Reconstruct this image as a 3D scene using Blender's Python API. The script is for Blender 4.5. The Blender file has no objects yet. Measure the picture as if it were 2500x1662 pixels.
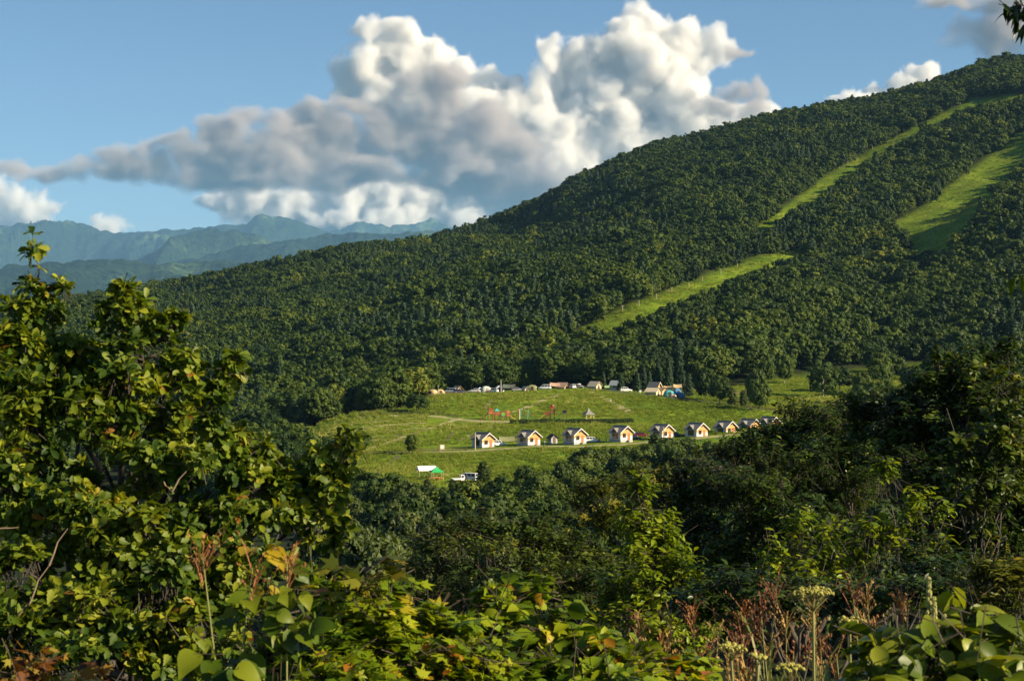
import bpy, bmesh, math, random
import numpy as np
from mathutils import Vector, Matrix

random.seed(7)
RNG = np.random.default_rng(11)
scene = bpy.context.scene
COL = scene.collection
R = math.radians

# ------------------------------------------------------------------ camera
LENS_PX, MID_X, MID_Y = 4665.0, 1250.0, 831.0      # focal length in photo pixels, photo centre (level camera)
cam_data = bpy.data.cameras.new('camera')
cam_data.sensor_width = 36.0
cam_data.lens = 36.0 * LENS_PX / 2500.0
cam_data.clip_start, cam_data.clip_end = 0.1, 120000.0
cam_data.dof.use_dof = True
cam_data.dof.focus_distance = 300.0
cam_data.dof.aperture_fstop = 11.0
cam = bpy.data.objects.new('camera', cam_data)
cam.location = (0, 0, 0)
cam.rotation_euler = (R(90), 0, 0)
COL.objects.link(cam)
scene.camera = cam

# ------------------------------------------------------------------ sky and sun
SUN_ELEV, SUN_AZ = R(26), R(108)                    # azimuth clockwise from +Y (the view direction)
to_sun = Vector((math.sin(SUN_AZ) * math.cos(SUN_ELEV), math.cos(SUN_AZ) * math.cos(SUN_ELEV), math.sin(SUN_ELEV)))
world = bpy.data.worlds.new('World')
scene.world = world
world.use_nodes = True
wn = world.node_tree.nodes
sky = wn.new('ShaderNodeTexSky')
sky.sky_type = 'NISHITA'
sky.sun_disc = False
sky.sun_elevation = SUN_ELEV
sky.sun_rotation = SUN_AZ
sky.altitude = 900
sky.air_density, sky.dust_density, sky.ozone_density = 0.78, 0.05, 2.2
wn['Background'].inputs[1].default_value = 0.05
tone = wn.new('ShaderNodeVectorMath'); tone.operation = 'MULTIPLY'          # white balance of the sky light
tone.inputs[1].default_value = (0.90, 1.0, 1.03)
world.node_tree.links.new(sky.outputs[0], tone.inputs[0])
world.node_tree.links.new(tone.outputs[0], wn['Background'].inputs[0])
sun_data = bpy.data.lights.new('sun', 'SUN')
sun_data.energy = 5.0
sun_data.angle = R(0.5)
sun_data.color = (1.0, 0.83, 0.57)
sun = bpy.data.objects.new('sun', sun_data)
sun.rotation_euler = to_sun.to_track_quat('Z', 'Y').to_euler()
sun.location = to_sun * 50
COL.objects.link(sun)

scene.view_settings.view_transform = 'Standard'
scene.view_settings.look = 'None'
scene.view_settings.exposure = 1.1
scene.view_settings.gamma = 1.0
scene.view_settings.use_curve_mapping = False
scene.render.engine = 'CYCLES'
cy = scene.cycles
cy.max_bounces = 12
cy.diffuse_bounces = 1
cy.glossy_bounces = 2
cy.transmission_bounces = 2
cy.transparent_max_bounces = 8
cy.volume_bounces = 9
cy.volume_step_rate = 2.5
cy.volume_max_steps = 512
cy.use_denoising = True
cy.sample_clamp_indirect = 6.0

# ------------------------------------------------------------------ helpers
def tag(o, label=None, cat=None, group=None, kind=None):
    if label: o['label'] = label
    if cat: o['category'] = cat
    if group: o['group'] = group
    if kind: o['kind'] = kind
    return o

def P(px, py, Y):
    """photo pixel at a known distance -> point in the place"""
    return Vector(((px - MID_X) / LENS_PX * Y, Y, (MID_Y - py) / LENS_PX * Y))

def empty(name, loc, rz=0.0):
    o = bpy.data.objects.new(name, None)
    o.empty_display_size = 0.3
    o.location = loc
    o.rotation_euler = (0, 0, rz)
    COL.objects.link(o)
    return o

def link(name, me, parent=None, loc=None, rot=None):
    o = bpy.data.objects.new(name, me)
    if parent is not None: o.parent = parent
    if loc is not None: o.location = loc
    if rot is not None: o.rotation_euler = rot
    COL.objects.link(o)
    return o

def copy_tree(o, parent=None):
    c = o.copy()
    COL.objects.link(c)
    c.parent = parent
    for ch in list(o.children):
        copy_tree(ch, c)
    return c

def mesh_np(name, V, F, mat=None, tint=None, smooth=False):
    """mesh from arrays: F is (n,3) or (n,4)"""
    V = np.asarray(V, dtype=np.float32); F = np.asarray(F, dtype=np.int32)
    k = F.shape[1]
    me = bpy.data.meshes.new(name)
    me.vertices.add(len(V)); me.vertices.foreach_set('co', V.ravel())
    me.loops.add(F.size); me.loops.foreach_set('vertex_index', F.ravel())
    me.polygons.add(len(F))
    me.polygons.foreach_set('loop_start', np.arange(0, F.size, k, dtype=np.int32))
    me.polygons.foreach_set('use_smooth', np.full(len(F), smooth))
    if tint is not None:
        a = me.attributes.new('tint', 'FLOAT', 'POINT')
        a.data.foreach_set('value', np.asarray(tint, dtype=np.float32))
    if mat: me.materials.append(mat)
    me.update(calc_edges=True)
    return me

class Geo:
    """collects boxes, prisms, tubes ... into one mesh"""
    def __init__(self): self.v, self.f = [], []
    def poly(self, pts, faces):
        b = len(self.v)
        self.v += [tuple(p) for p in pts]
        self.f += [tuple(i + b for i in f) for f in faces]
        return self
    def box(self, x0, x1, y0, y1, z0, z1):
        return self.poly([(x0,y0,z0),(x1,y0,z0),(x1,y1,z0),(x0,y1,z0),(x0,y0,z1),(x1,y0,z1),(x1,y1,z1),(x0,y1,z1)],
                         [(0,3,2,1),(4,5,6,7),(0,1,5,4),(1,2,6,5),(2,3,7,6),(3,0,4,7)])
    def prism(self, outline, axis, a, b):
        """outline in the two other axes, extruded from a to b"""
        n = len(outline)
        def mk(p, t):
            return (t, p[0], p[1]) if axis == 'x' else (p[0], t, p[1]) if axis == 'y' else (p[0], p[1], t)
        pts = [mk(p, a) for p in outline] + [mk(p, b) for p in outline]
        fs = [tuple(range(n))[::-1], tuple(range(n, 2*n))] + [(i, (i+1) % n, n + (i+1) % n, n + i) for i in range(n)]
        return self.poly(pts, fs)
    def tube(self, pts, radii, seg=6):
        pts = [Vector(p) for p in pts]
        rings = []
        for i, p in enumerate(pts):
            d = (pts[min(i+1, len(pts)-1)] - pts[max(i-1, 0)])
            if d.length < 1e-9: d = Vector((0,0,1))
            d.normalize()
            a = d.orthogonal().normalized(); b = d.cross(a)
            rings.append([p + (a*math.cos(t*2*math.pi/seg) + b*math.sin(t*2*math.pi/seg)) * radii[i] for t in range(seg)])
        base = len(self.v)
        for r in rings: self.v += [tuple(q) for q in r]
        for i in range(len(rings)-1):
            for t in range(seg):
                self.f.append((base+i*seg+t, base+i*seg+(t+1)%seg, base+(i+1)*seg+(t+1)%seg, base+(i+1)*seg+t))
        self.f.append(tuple(base+t for t in range(seg))[::-1])
        self.f.append(tuple(base+(len(rings)-1)*seg+t for t in range(seg)))
        return self
    def lathe(self, prof, seg=12, c=(0,0,0)):
        base = len(self.v)
        for r, z in prof:
            for t in range(seg):
                a = 2*math.pi*t/seg
                self.v.append((c[0]+r*math.cos(a), c[1]+r*math.sin(a), c[2]+z))
        for i in range(len(prof)-1):
            for t in range(seg):
                self.f.append((base+i*seg+t, base+i*seg+(t+1)%seg, base+(i+1)*seg+(t+1)%seg, base+(i+1)*seg+t))
        return self
    def mesh(self, name, mat, smooth=False, bevel=0.0):
        me = bpy.data.meshes.new(name)
        me.from_pydata(self.v, [], self.f)
        bm = bmesh.new(); bm.from_mesh(me)
        bmesh.ops.recalc_face_normals(bm, faces=bm.faces)
        if bevel > 0:
            bmesh.ops.bevel(bm, geom=list(bm.edges), offset=bevel, segments=2, affect='EDGES', profile=0.6)
        bm.to_mesh(me); bm.free()
        if smooth: me.polygons.foreach_set('use_smooth', [True]*len(me.polygons))
        if mat: me.materials.append(mat)
        me.update()
        return me
    def part(self, name, mat, parent, smooth=False, bevel=0.0, loc=None, rot=None):
        return link(name, self.mesh(name, mat, smooth, bevel), parent, loc, rot)

# smooth value noise on arrays
def vnoise2(x, y, seed=0):
    xi, yi = np.floor(x).astype(np.int64), np.floor(y).astype(np.int64)
    xf, yf = x - xi, y - yi
    def h(a, b):
        n = (a * 374761393 + b * 668265263 + seed * 974634541) & 0x7fffffff
        n = ((n ^ (n >> 13)) * 1274126177) & 0x7fffffff
        return ((n ^ (n >> 16)) & 0xffff) / 65535.0
    u, v = xf*xf*xf*(xf*(xf*6-15)+10), yf*yf*yf*(yf*(yf*6-15)+10)
    return (h(xi,yi)*(1-u) + h(xi+1,yi)*u)*(1-v) + (h(xi,yi+1)*(1-u) + h(xi+1,yi+1)*u)*v
def fbm2(x, y, oct=4, seed=0, gain=0.5):
    s, a, t = 0, 1.0, 0
    for i in range(oct):
        s = s + a * vnoise2(x * 2**i + 17.3*i, y * 2**i - 9.1*i, seed + i); t += a; a *= gain
    return s / t
def in_poly(x, y, poly):
    x, y = np.asarray(x, float), np.asarray(y, float)
    ins = np.zeros(x.shape, bool); n = len(poly)
    for i in range(n):
        (x0, y0), (x1, y1) = poly[i], poly[(i+1) % n]
        if y0 == y1: continue
        c = ((y0 > y) != (y1 > y)) & (x < (x1-x0)*(y-y0)/(y1-y0)+x0)
        ins ^= c
    return ins

# ------------------------------------------------------------------ materials
def new_mat(name):
    m = bpy.data.materials.new(name); m.use_nodes = True
    nt = m.node_tree
    return m, nt, nt.nodes['Principled BSDF']
def plain(name, col, rough=0.6, metal=0.0, var=0.12, scale=3.0, bump=0.0, spec=0.5):
    """base colour with slight uneven wear, in object coordinates"""
    m, nt, b = new_mat(name)
    tc = nt.nodes.new('ShaderNodeTexCoord')
    nz = nt.nodes.new('ShaderNodeTexNoise'); nz.inputs['Scale'].default_value = scale; nz.inputs['Detail'].default_value = 5
    nt.links.new(tc.outputs['Object'], nz.inputs['Vector'])
    rp = nt.nodes.new('ShaderNodeValToRGB')
    rp.color_ramp.elements[0].position, rp.color_ramp.elements[1].position = 0.3, 0.7
    rp.color_ramp.elements[0].color = (*[c*(1-var) for c in col], 1)
    rp.color_ramp.elements[1].color = (*[min(1, c*(1+var)) for c in col], 1)
    nt.links.new(nz.outputs[0], rp.inputs[0]); nt.links.new(rp.outputs[0], b.inputs['Base Color'])
    b.inputs['Roughness'].default_value = rough; b.inputs['Metallic'].default_value = metal
    b.inputs['Specular IOR Level'].default_value = spec
    if bump:
        bp = nt.nodes.new('ShaderNodeBump'); bp.inputs['Strength'].default_value = bump; bp.inputs['Distance'].default_value = 0.02
        nt.links.new(nz.outputs[0], bp.inputs['Height']); nt.links.new(bp.outputs[0], b.inputs['Normal'])
    return m
def leaf_mat(name, cols, source='tint', rough=0.45, trans=0.35, spec=0.4, backlit=1.6):
    """leaf: colour picked per leaf ('tint' attribute), per object or per instance ('random'), glossy and translucent"""
    m, nt, b = new_mat(name)
    if source == 'tint':
        at = nt.nodes.new('ShaderNodeAttribute'); at.attribute_name = 'tint'; fac = at.outputs['Fac']
    elif source == 'random':
        at = nt.nodes.new('ShaderNodeObjectInfo'); fac = at.outputs['Random']
    else:   # tree: the tree's own shade plus leaf to leaf variation
        oi = nt.nodes.new('ShaderNodeObjectInfo'); at = nt.nodes.new('ShaderNodeAttribute'); at.attribute_name = 'tint'
        nz = nt.nodes.new('ShaderNodeTexNoise'); nz.inputs['Scale'].default_value = 0.022; nz.inputs['Detail'].default_value = 3
        nt.links.new(oi.outputs['Location'], nz.inputs['Vector'])
        mm = nt.nodes.new('ShaderNodeMath'); mm.operation = 'MULTIPLY_ADD'; mm.inputs[1].default_value = 0.42
        ms = nt.nodes.new('ShaderNodeMath'); ms.operation = 'MULTIPLY_ADD'; ms.inputs[1].default_value = 1.1; ms.inputs[2].default_value = -0.35; ms.use_clamp = True
        nt.links.new(nz.outputs[0], ms.inputs[0]); nt.links.new(ms.outputs[0], mm.inputs[2])
        m2 = nt.nodes.new('ShaderNodeMath'); m2.operation = 'MULTIPLY_ADD'; m2.inputs[1].default_value = 0.3
        nt.links.new(oi.outputs['Random'], mm.inputs[0]); nt.links.new(at.outputs['Fac'], m2.inputs[0])
        nt.links.new(mm.outputs[0], m2.inputs[2]); fac = m2.outputs[0]
    rp = nt.nodes.new('ShaderNodeValToRGB')
    el = rp.color_ramp.elements
    while len(el) < len(cols): el.new(0.5)
    for i, (pos, c) in enumerate(cols):
        el[i].position = pos; el[i].color = (*c, 1)
    nt.links.new(fac, rp.inputs[0])
    nt.links.new(rp.outputs[0], b.inputs['Base Color'])
    b.inputs['Roughness'].default_value = rough
    b.inputs['Specular IOR Level'].default_value = spec
    tr = nt.nodes.new('ShaderNodeBsdfTranslucent')
    mul = nt.nodes.new('ShaderNodeVectorMath'); mul.operation = 'MULTIPLY'
    mul.inputs[1].default_value = (backlit*1.1, backlit, backlit*0.35)
    nt.links.new(rp.outputs[0], mul.inputs[0]); nt.links.new(mul.outputs[0], tr.inputs['Color'])
    mx = nt.nodes.new('ShaderNodeMixShader'); mx.inputs[0].default_value = trans
    nt.links.new(b.outputs[0], mx.inputs[1]); nt.links.new(tr.outputs[0], mx.inputs[2])
    nt.links.new(mx.outputs[0], nt.nodes['Material Output'].inputs['Surface'])
    return m
# ------------------------------------------------------------------ terrain: one sheet from the camera's feet over the valley and the hill to the far plain
def curve(pts):
    xs, ys = [p[0] for p in pts], [p[1] for p in pts]
    return lambda q: np.interp(q, xs, ys)
def zc(pts, Y):
    """curve given as photo (px,py) on ground at distance Y -> height"""
    f = curve(pts)
    return lambda q: (MID_Y - f(q)) / LENS_PX * Y
TX = np.arange(-1000, 3501, 8.0)                                     # bearing, in photo pixels
def flat(z): return lambda q: np.full_like(q, z)
plateau_Y = curve([(0, 640), (940, 645), (1050, 690), (1400, 700), (1470, 700), (1900, 655), (2100, 640), (3500, 620)])
plateau_py = curve([(-1000, 1120), (560, 1100), (700, 1062), (760, 1042), (800, 1024), (835, 1011), (870, 1006), (940, 1003), (1000, 990), (1040, 968), (1055, 963), (1130, 960), (1220, 958), (1320, 954),
                    (1400, 950), (1450, 953), (1500, 960), (1600, 970), (1700, 981), (1800, 992), (1900, 1005), (2000, 1012), (2200, 1020), (3500, 1040)])
ridge_py = curve([(-1000, 800), (0, 762), (150, 752), (400, 716), (480, 703), (640, 664), (800, 630), (1000, 605), (1060, 592), (1130, 572), (1200, 547), (1250, 530), (1340, 488), (1450, 430),
                  (1560, 383), (1700, 339), (1850, 300), (2000, 277), (2150, 250), (2250, 220), (2330, 190), (2420, 157), (2500, 142), (3000, 90), (3500, 80)])
ridge_Y = curve([(-1000, 1900), (0, 2000), (400, 2100), (1000, 2250), (1250, 2350), (1700, 2450), (2500, 2550), (3500, 2600)])
base_py = curve([(-1000, 1150), (500, 1090), (700, 1060), (800, 1042), (900, 1020), (1000, 992), (1050, 956), (1400, 946), (1500, 947), (1600, 946), (1700, 947), (1800, 938), (1900, 926), (2000, 915),
                 (2100, 906), (2500, 880), (3500, 830)])
base_Y = curve([(-1000, 800), (1000, 790), (1450, 790), (1600, 790), (1800, 800), (2000, 860), (2100, 890), (3500, 900)])
near_shift = curve([(-1000, 0.2), (600, 0.1), (1200, 0.0), (2000, 0.4), (3500, 1.2)])

def controls(q):
    rows = []
    for Y, z in ((0.6, -1.7), (6, -2.35), (10, -3.0), (15, -4.4), (22, -6.6), (32, -9.6), (60, -16), (120, -25), (200, -32), (280, -36), (360, -37.5)):
        rows.append((np.full_like(q, Y), np.full_like(q, z) + near_shift(q) * min(1, Y / 20)))
    low = curve([(-1000, -52), (400, -46), (700, -40), (850, -36.6), (1900, -36), (2300, -33), (3500, -28)])
    rows.append((np.full_like(q, 430.), low(q)))
    rows.append((np.full_like(q, 470.), np.maximum(low(q), -52) + 0.3))
    rows.append((np.full_like(q, 486.), zc([(-1000, 1330), (500, 1230), (800, 1180), (900, 1172), (1500, 1172), (2100, 1165), (3500, 1130)], 486.)(q)))
    terr = curve([(-1000, 1190), (500, 1150), (700, 1128), (850, 1109), (1000, 1103), (1180, 1097), (1290, 1091), (1402, 1086), (1516, 1080), (1615, 1076), (1700, 1072), (1780, 1067), (1900, 1060), (2100, 1050), (3500, 1010)])
    zt = (MID_Y - terr(q)) / LENS_PX * 552
    yt = curve([(-1000, 552), (1520, 552), (1620, 556), (1700, 564), (1780, 575), (1900, 596), (3500, 600)])(q)
    rows.append((yt, zt * 1.0))
    rows.append((yt + 18, zt + 0.25))
    pg = curve([(-1000, 1150), (500, 1120), (700, 1085), (800, 1048), (900, 1030), (1040, 1024), (1170, 1026), (1500, 1026), (1600, 1024), (1700, 1030), (1800, 1034), (1900, 1036), (2100, 1034), (3500, 1030)])
    zp = (MID_Y - pg(q)) / LENS_PX * 618
    rows.append((np.full_like(q, 618.), np.maximum(zp, zt + 0.3)))
    zpl = (MID_Y - plateau_py(q)) / LENS_PX * plateau_Y(q)
    rows.append((np.full_like(q, 634.), np.minimum(zp + 0.5, zpl)))
    rows.append((plateau_Y(q), zpl))
    zb = (MID_Y - base_py(q)) / LENS_PX * base_Y(q)
    rows.append((plateau_Y(q) + 16, np.where(q < 1030, zpl - 1.2, zpl + 0.15)))
    rows.append((base_Y(q), zb))
    zr = (MID_Y - ridge_py(q)) / LENS_PX * ridge_Y(q)
    for t in (0.12, 0.25, 0.4, 0.55, 0.7, 0.85, 0.94, 1.0):
        rows.append((base_Y(q) + (ridge_Y(q) - base_Y(q)) * t, zb + (zr - zb) * t ** 1.12))
    rows.append((ridge_Y(q) + 120, zr - 3))
    rows.append((ridge_Y(q) + 500, zr * 0.75 - 40))
    rows.append((np.full_like(q, 8000.), np.full_like(q, -465.)))
    rows.append((np.full_like(q, 46300.), np.full_like(q, -468.)))
    return np.array([r[0] for r in rows]), np.array([r[1] for r in rows])

TY = np.concatenate([np.array([0.6]), np.geomspace(2, 440, 74), np.arange(445, 470, 5.0), np.arange(470, 800, 2.5), np.arange(800, 2700, 9.0), np.geomspace(2720, 46300, 38)])
cY, cZ = controls(TX)
TZ = np.empty((len(TY), len(TX)))
for j in range(len(TX)):
    TZ[:, j] = np.interp(TY, cY[:, j], cZ[:, j])
def smooth_axis(A, n, axis):
    k = np.ones(2*n+1) / (2*n+1)
    pad = [(0,0), (0,0)]; pad[axis] = (n, n)
    B = np.pad(A, pad, mode='edge')
    return np.apply_along_axis(lambda v: np.convolve(v, k, mode='valid'), axis, B)
S = smooth_axis(smooth_axis(TZ, 2, 0), 3, 1)
far = TY > 830
S2 = smooth_axis(smooth_axis(S, 5, 0), 4, 1)
wfar = np.clip((TY - 820) / 150, 0, 1)[:, None]
TZ = S * (1 - wfar) + S2 * wfar
GX = (TX[None, :] - MID_X) / LENS_PX * TY[:, None]
GY = np.repeat(TY[:, None], len(TX), 1)
# relief: small undulation everywhere, gullies on the hill
hill_w = np.clip((GY - 860) / 250, 0, 1) * np.clip((ridge_Y(TX)[None, :] + 60 - GY) / 250, 0, 1)
TZ += hill_w * (fbm2(GX/210+3, GY/420, 3, 5) - 0.5) * 52
TZ += hill_w * (fbm2(GX/55, GY/70, 2, 15) - 0.5) * 12
TZ += np.clip((GY - 440) / 60, 0, 1) * np.clip((1000 - GY) / 200, 0, 1) * ((fbm2(GX/26, GY/26, 3, 9) - 0.5) * 0.9 + (fbm2(GX/5, GY/5, 2, 4) - 0.5) * 0.35)
TPY = MID_Y - TZ / GY * LENS_PX

def ground_z(x, y):
    y = np.maximum(np.asarray(y, float), 0.6); x = np.asarray(x, float)
    q = np.clip(MID_X + x / y * LENS_PX, TX[0], TX[-1] - 1e-3)
    j = np.clip(((q - TX[0]) / 8.0).astype(int), 0, len(TX)-2); u = (q - TX[j]) / 8.0
    i = np.clip(np.searchsorted(TY, y) - 1, 0, len(TY)-2); v = np.clip((y - TY[i]) / (TY[i+1] - TY[i]), 0, 1)
    return (TZ[i, j]*(1-u) + TZ[i, j+1]*u)*(1-v) + (TZ[i+1, j]*(1-u) + TZ[i+1, j+1]*u)*v
def on_ground(px, py, y0=470., y1=2700., sink=0.0):
    """where the line of sight through a photo pixel meets the ground (first hit beyond y0)"""
    ys = np.arange(y0, y1, 0.5 if y1 < 1000 else 1.0)
    x = (px - MID_X) / LENS_PX * ys
    g = MID_Y - ground_z(x, ys) / ys * LENS_PX
    k = np.argmax(g <= py) if np.any(g <= py) else int(np.argmin(g))
    return Vector((x[k], ys[k], float(ground_z(x[k], ys[k])) - sink))
def at_ground(px, Y, sink=0.0):
    x = (px - MID_X) / LENS_PX * Y
    return Vector((x, Y, float(ground_z(x, Y)) - sink))

# --- what grows where
RUNS = [  # ski runs, outlined in the photo (the near edge reaches in under the trees that hide it)
    [(2342,258),(2300,275),(2190,330),(2090,385),(2000,440),(1940,490),(1880,530),(1845,560),(1830,592),(1880,588),(1955,541),(2008,504),(2066,460),(2127,410),(2187,375),(2255,335),(2333,305),(2387,282),(2443,266),(2560,254),(2560,226),(2470,232),(2400,240),(2362,236)],
    [(1425,800),(1500,762),(1600,722),(1680,692),(1760,660),(1840,630),(1900,615),(1950,613),(1970,638),(1925,660),(1874,688),(1814,718),(1756,750),(1696,772),(1607,808),(1517,838),(1449,852),(1395,846),(1400,815)],
    [(2560,285),(2500,318),(2440,360),(2380,410),(2320,452),(2262,498),(2200,535),(2170,545),(2150,556),(2190,565),(2200,590),(2195,640),(2240,660),(2310,640),(2360,585),(2400,535),(2445,485),(2495,435),(2560,375)],
]
MEADOW = [(690,1075),(740,1052),(800,1021),(835,1008),(870,1003),(940,1000),(1000,985),(1038,962),(1055,940),(1640,935),(1700,955),(1780,945),(1900,925),(2000,914),(2090,906),(2140,900),(2300,885),(2560,870),(2560,1000),(2560,1100),(1900,1190),(1500,1190),(780,1190),(700,1190),(680,1130)]
runs_mask = np.zeros(GX.shape, bool)
QX = np.repeat(TX[None, :], len(TY), 0)
for r in RUNS: runs_mask |= in_poly(QX, TPY, r)
on_hill = (GY > base_Y(TX)[None, :] + 20) & (GY < ridge_Y(TX)[None, :] + 40)
runs_mask &= on_hill
MB = np.where(TX < 1030, plateau_Y(TX) + 10, np.where(TX < 1660, 745, base_Y(TX)))
meadow_mask = (GY > 466) & (GY < MB[None, :]) & in_poly(QX, TPY, MEADOW)
grass = (runs_mask | meadow_mask).astype(float)
grass = smooth_axis(smooth_axis(grass, 1, 0), 1, 1)
n_r, n_c = GX.shape
V = np.stack([GX, GY, TZ], -1).reshape(-1, 3)
ii, jj = np.meshgrid(np.arange(n_r-1), np.arange(n_c-1), indexing='ij')
a = (ii*n_c + jj).ravel()
Fq = np.stack([a, a+1, a+n_c+1, a+n_c], 1)

m_ground, nt, b = new_mat('ground_cover')
at = nt.nodes.new('ShaderNodeAttribute'); at.attribute_name = 'tint'
geo = nt.nodes.new('ShaderNodeNewGeometry')
def noise(sc, det=6, rough=0.6):
    n = nt.nodes.new('ShaderNodeTexNoise'); n.inputs['Scale'].default_value = sc; n.inputs['Detail'].default_value = det; n.inputs['Roughness'].default_value = rough
    nt.links.new(geo.outputs['Position'], n.inputs['Vector']); return n
def ramp(src, stops):
    r = nt.nodes.new('ShaderNodeValToRGB'); e = r.color_ramp.elements
    while len(e) < len(stops): e.new(0.5)
    for i, (p, c) in enumerate(stops): e[i].position = p; e[i].color = (*c, 1)
    nt.links.new(src, r.inputs[0]); return r
n1, n2 = noise(0.06, 5), noise(0.9, 6, 0.7)
g1 = ramp(n1.outputs[0], [(0.3, (0.078, 0.145, 0.008)), (0.5, (0.132, 0.205, 0.011)), (0.68, (0.20, 0.26, 0.022))])
g2 = ramp(n2.outputs[0], [(0.35, (0.36, 0.42, 0.36)), (0.62, (1.35, 1.3, 1.2))])
mx = nt.nodes.new('ShaderNodeMix'); mx.data_type = 'RGBA'; mx.blend_type = 'MULTIPLY'; mx.inputs[0].default_value = 1
nt.links.new(g1.outputs[0], mx.inputs[6]); nt.links.new(g2.outputs[0], mx.inputs[7])
fl = ramp(n2.outputs[0], [(0.3, (0.010, 0.016, 0.005)), (0.7, (0.03, 0.04, 0.012))])
mix = nt.nodes.new('ShaderNodeMix'); mix.data_type = 'RGBA'
nt.links.new(at.outputs['Fac'], mix.inputs[0]); nt.links.new(fl.outputs[0], mix.inputs[6]); nt.links.new(mx.outputs[2], mix.inputs[7])
nt.links.new(mix.outputs[2], b.inputs['Base Color'])
b.inputs['Roughness'].default_value = 0.9; b.inputs['Specular IOR Level'].default_value = 0.1
bp = nt.nodes.new('ShaderNodeBump'); bp.inputs['Strength'].default_value = 0.8; bp.inputs['Distance'].default_value = 0.5
nt.links.new(n2.outputs[0], bp.inputs['Height']); nt.links.new(bp.outputs[0], b.inputs['Normal'])
ground = link('ground', mesh_np('ground', V, Fq, m_ground, grass.ravel(), smooth=True))
tag(ground, 'green valley floor, meadow terraces and wooded hillside sheet', 'ground', kind='structure')
# ------------------------------------------------------------------ trees: crowns of many leaf-sized faces in clumps, on tapered trunks
def frames(d, n):
    """rows: x = leaf axis, y = across, z = leaf normal"""
    d = d / np.linalg.norm(d, axis=1, keepdims=True)
    y = np.cross(n, d); y /= np.maximum(np.linalg.norm(y, axis=1, keepdims=True), 1e-6)
    z = np.cross(d, y)
    return np.stack([d, y, z], 1)
def unit(v): return v / np.maximum(np.linalg.norm(v, axis=-1, keepdims=True), 1e-9)
def scatter(tv, tf, pos, fr, size):
    """copies of a leaf template: tv (k,3), tf (m,3), pos (N,3), fr (N,3,3), size (N,)"""
    N, k = len(pos), len(tv)
    W = np.einsum('kj,njc->nkc', tv, fr) * size[:, None, None] + pos[:, None, :]
    Fa = tf[None] + (np.arange(N) * k)[:, None, None]
    return W.reshape(-1, 3), Fa.reshape(-1, 3)
CLUMP_V = np.array([(-.5,-.35,0),(.1,-.5,.08),(.55,.0,-.05),(.15,.45,.1),(-.45,.4,-.02)])
CLUMP_F = np.array([(0,1,2),(0,2,3),(0,3,4)])
def ico(sub):
    bm = bmesh.new(); bmesh.ops.create_icosphere(bm, subdivisions=sub, radius=1)
    v = np.array([x.co[:] for x in bm.verts]); f = np.array([[q.index for q in t.verts] for t in bm.faces]); bm.free()
    return v, f
ICO2 = ico(2)
def crown_mesh(name, mat, rng, kind, n_clump, per, leaf, height=1.0, width=0.8, core=True):
    """crown around the origin base, unit height: kind round / cone / column / spread"""
    cs, rs = [], []
    for i in range(n_clump):
        t = rng.random()
        if kind == 'round':
            z = 0.26 + 0.70 * t; r = width/2 * math.sin(math.pi * min(1, 0.10 + 0.9*(z-0.2)/0.82)) ** 0.6
        elif kind == 'cone':
            z = 0.10 + 0.88 * t ** 1.25; r = width/2 * (1 - (z-0.08)/0.94) ** 0.85
        elif kind == 'column':
            z = 0.08 + 0.88 * t; r = width/2 * math.sin(math.pi * min(1, 0.15 + 0.85*(z-0.03)/0.95)) ** 0.5
        else:
            z = 0.30 + 0.62 * t; r = width/2 * (1 - ((z-0.52)/0.45)**2) ** 0.5 if abs(z-0.52) < 0.45 else 0.05
        a = rng.random() * 2*math.pi; rr = r * (0.45 + 0.5 * rng.random() ** 0.5)
        cs.append((rr*math.cos(a), rr*math.sin(a), z * height)); rs.append((0.085 + 0.075*rng.random()) * (1.0 if kind in ('round','spread') else 0.7))
    cs, rs = np.array(cs), np.array(rs)
    idx = np.repeat(np.arange(n_clump), per)
    dirs = unit(rng.normal(size=(len(idx), 3)) + np.array([0,0,0.35]))
    pos = cs[idx] + dirs * rs[idx][:, None] * (0.65 + 0.5*rng.random((len(idx),1))) * np.array([1.15,1.15,0.85])
    axis = np.array([0,0,0.5])
    nrm = unit(dirs + 0.6*unit(pos - axis) + rng.normal(size=pos.shape)*0.45 + np.array([0,0,0.25]))
    d = unit(np.cross(nrm, rng.normal(size=pos.shape)))
    Vl, Fl = scatter(CLUMP_V, CLUMP_F, pos, frames(d, nrm), leaf*(0.6+0.8*rng.random(len(pos))))
    clump_t = rng.random(n_clump)
    tint = np.repeat(np.clip(0.6*clump_t[idx] + 0.4*rng.random(len(idx)), 0, 1), len(CLUMP_V))
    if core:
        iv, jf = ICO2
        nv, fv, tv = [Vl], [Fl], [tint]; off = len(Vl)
        for c, r in zip(cs, rs):  # added dark cores, unseen inside the clumps, block light and darken the gaps
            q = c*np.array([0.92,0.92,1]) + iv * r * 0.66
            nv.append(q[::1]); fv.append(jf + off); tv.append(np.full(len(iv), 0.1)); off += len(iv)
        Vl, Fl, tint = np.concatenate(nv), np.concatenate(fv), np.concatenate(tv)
    return mesh_np(name, Vl, Fl, mat, tint)
def trunk_mesh(name, mat, rng, top=0.7, r=0.02, limbs=5):
    g = Geo()
    pts = [(0,0,-0.06)] + [(rng.normal()*0.012*k, rng.normal()*0.012*k, top*k/4) for k in range(1, 5)]
    g.tube(pts, [r*1.25, r, r*0.8, r*0.55, r*0.25], 6)
    for i in range(limbs):
        a = rng.random()*6.28; z0 = top*(0.35+0.5*rng.random())
        g.tube([(0,0,z0),(0.12*math.cos(a),0.12*math.sin(a),z0+0.08),(0.26*math.cos(a),0.26*math.sin(a),z0+0.17)], [r*0.5,r*0.35,r*0.12], 4)
    return g.mesh(name, mat, smooth=True)

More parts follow.
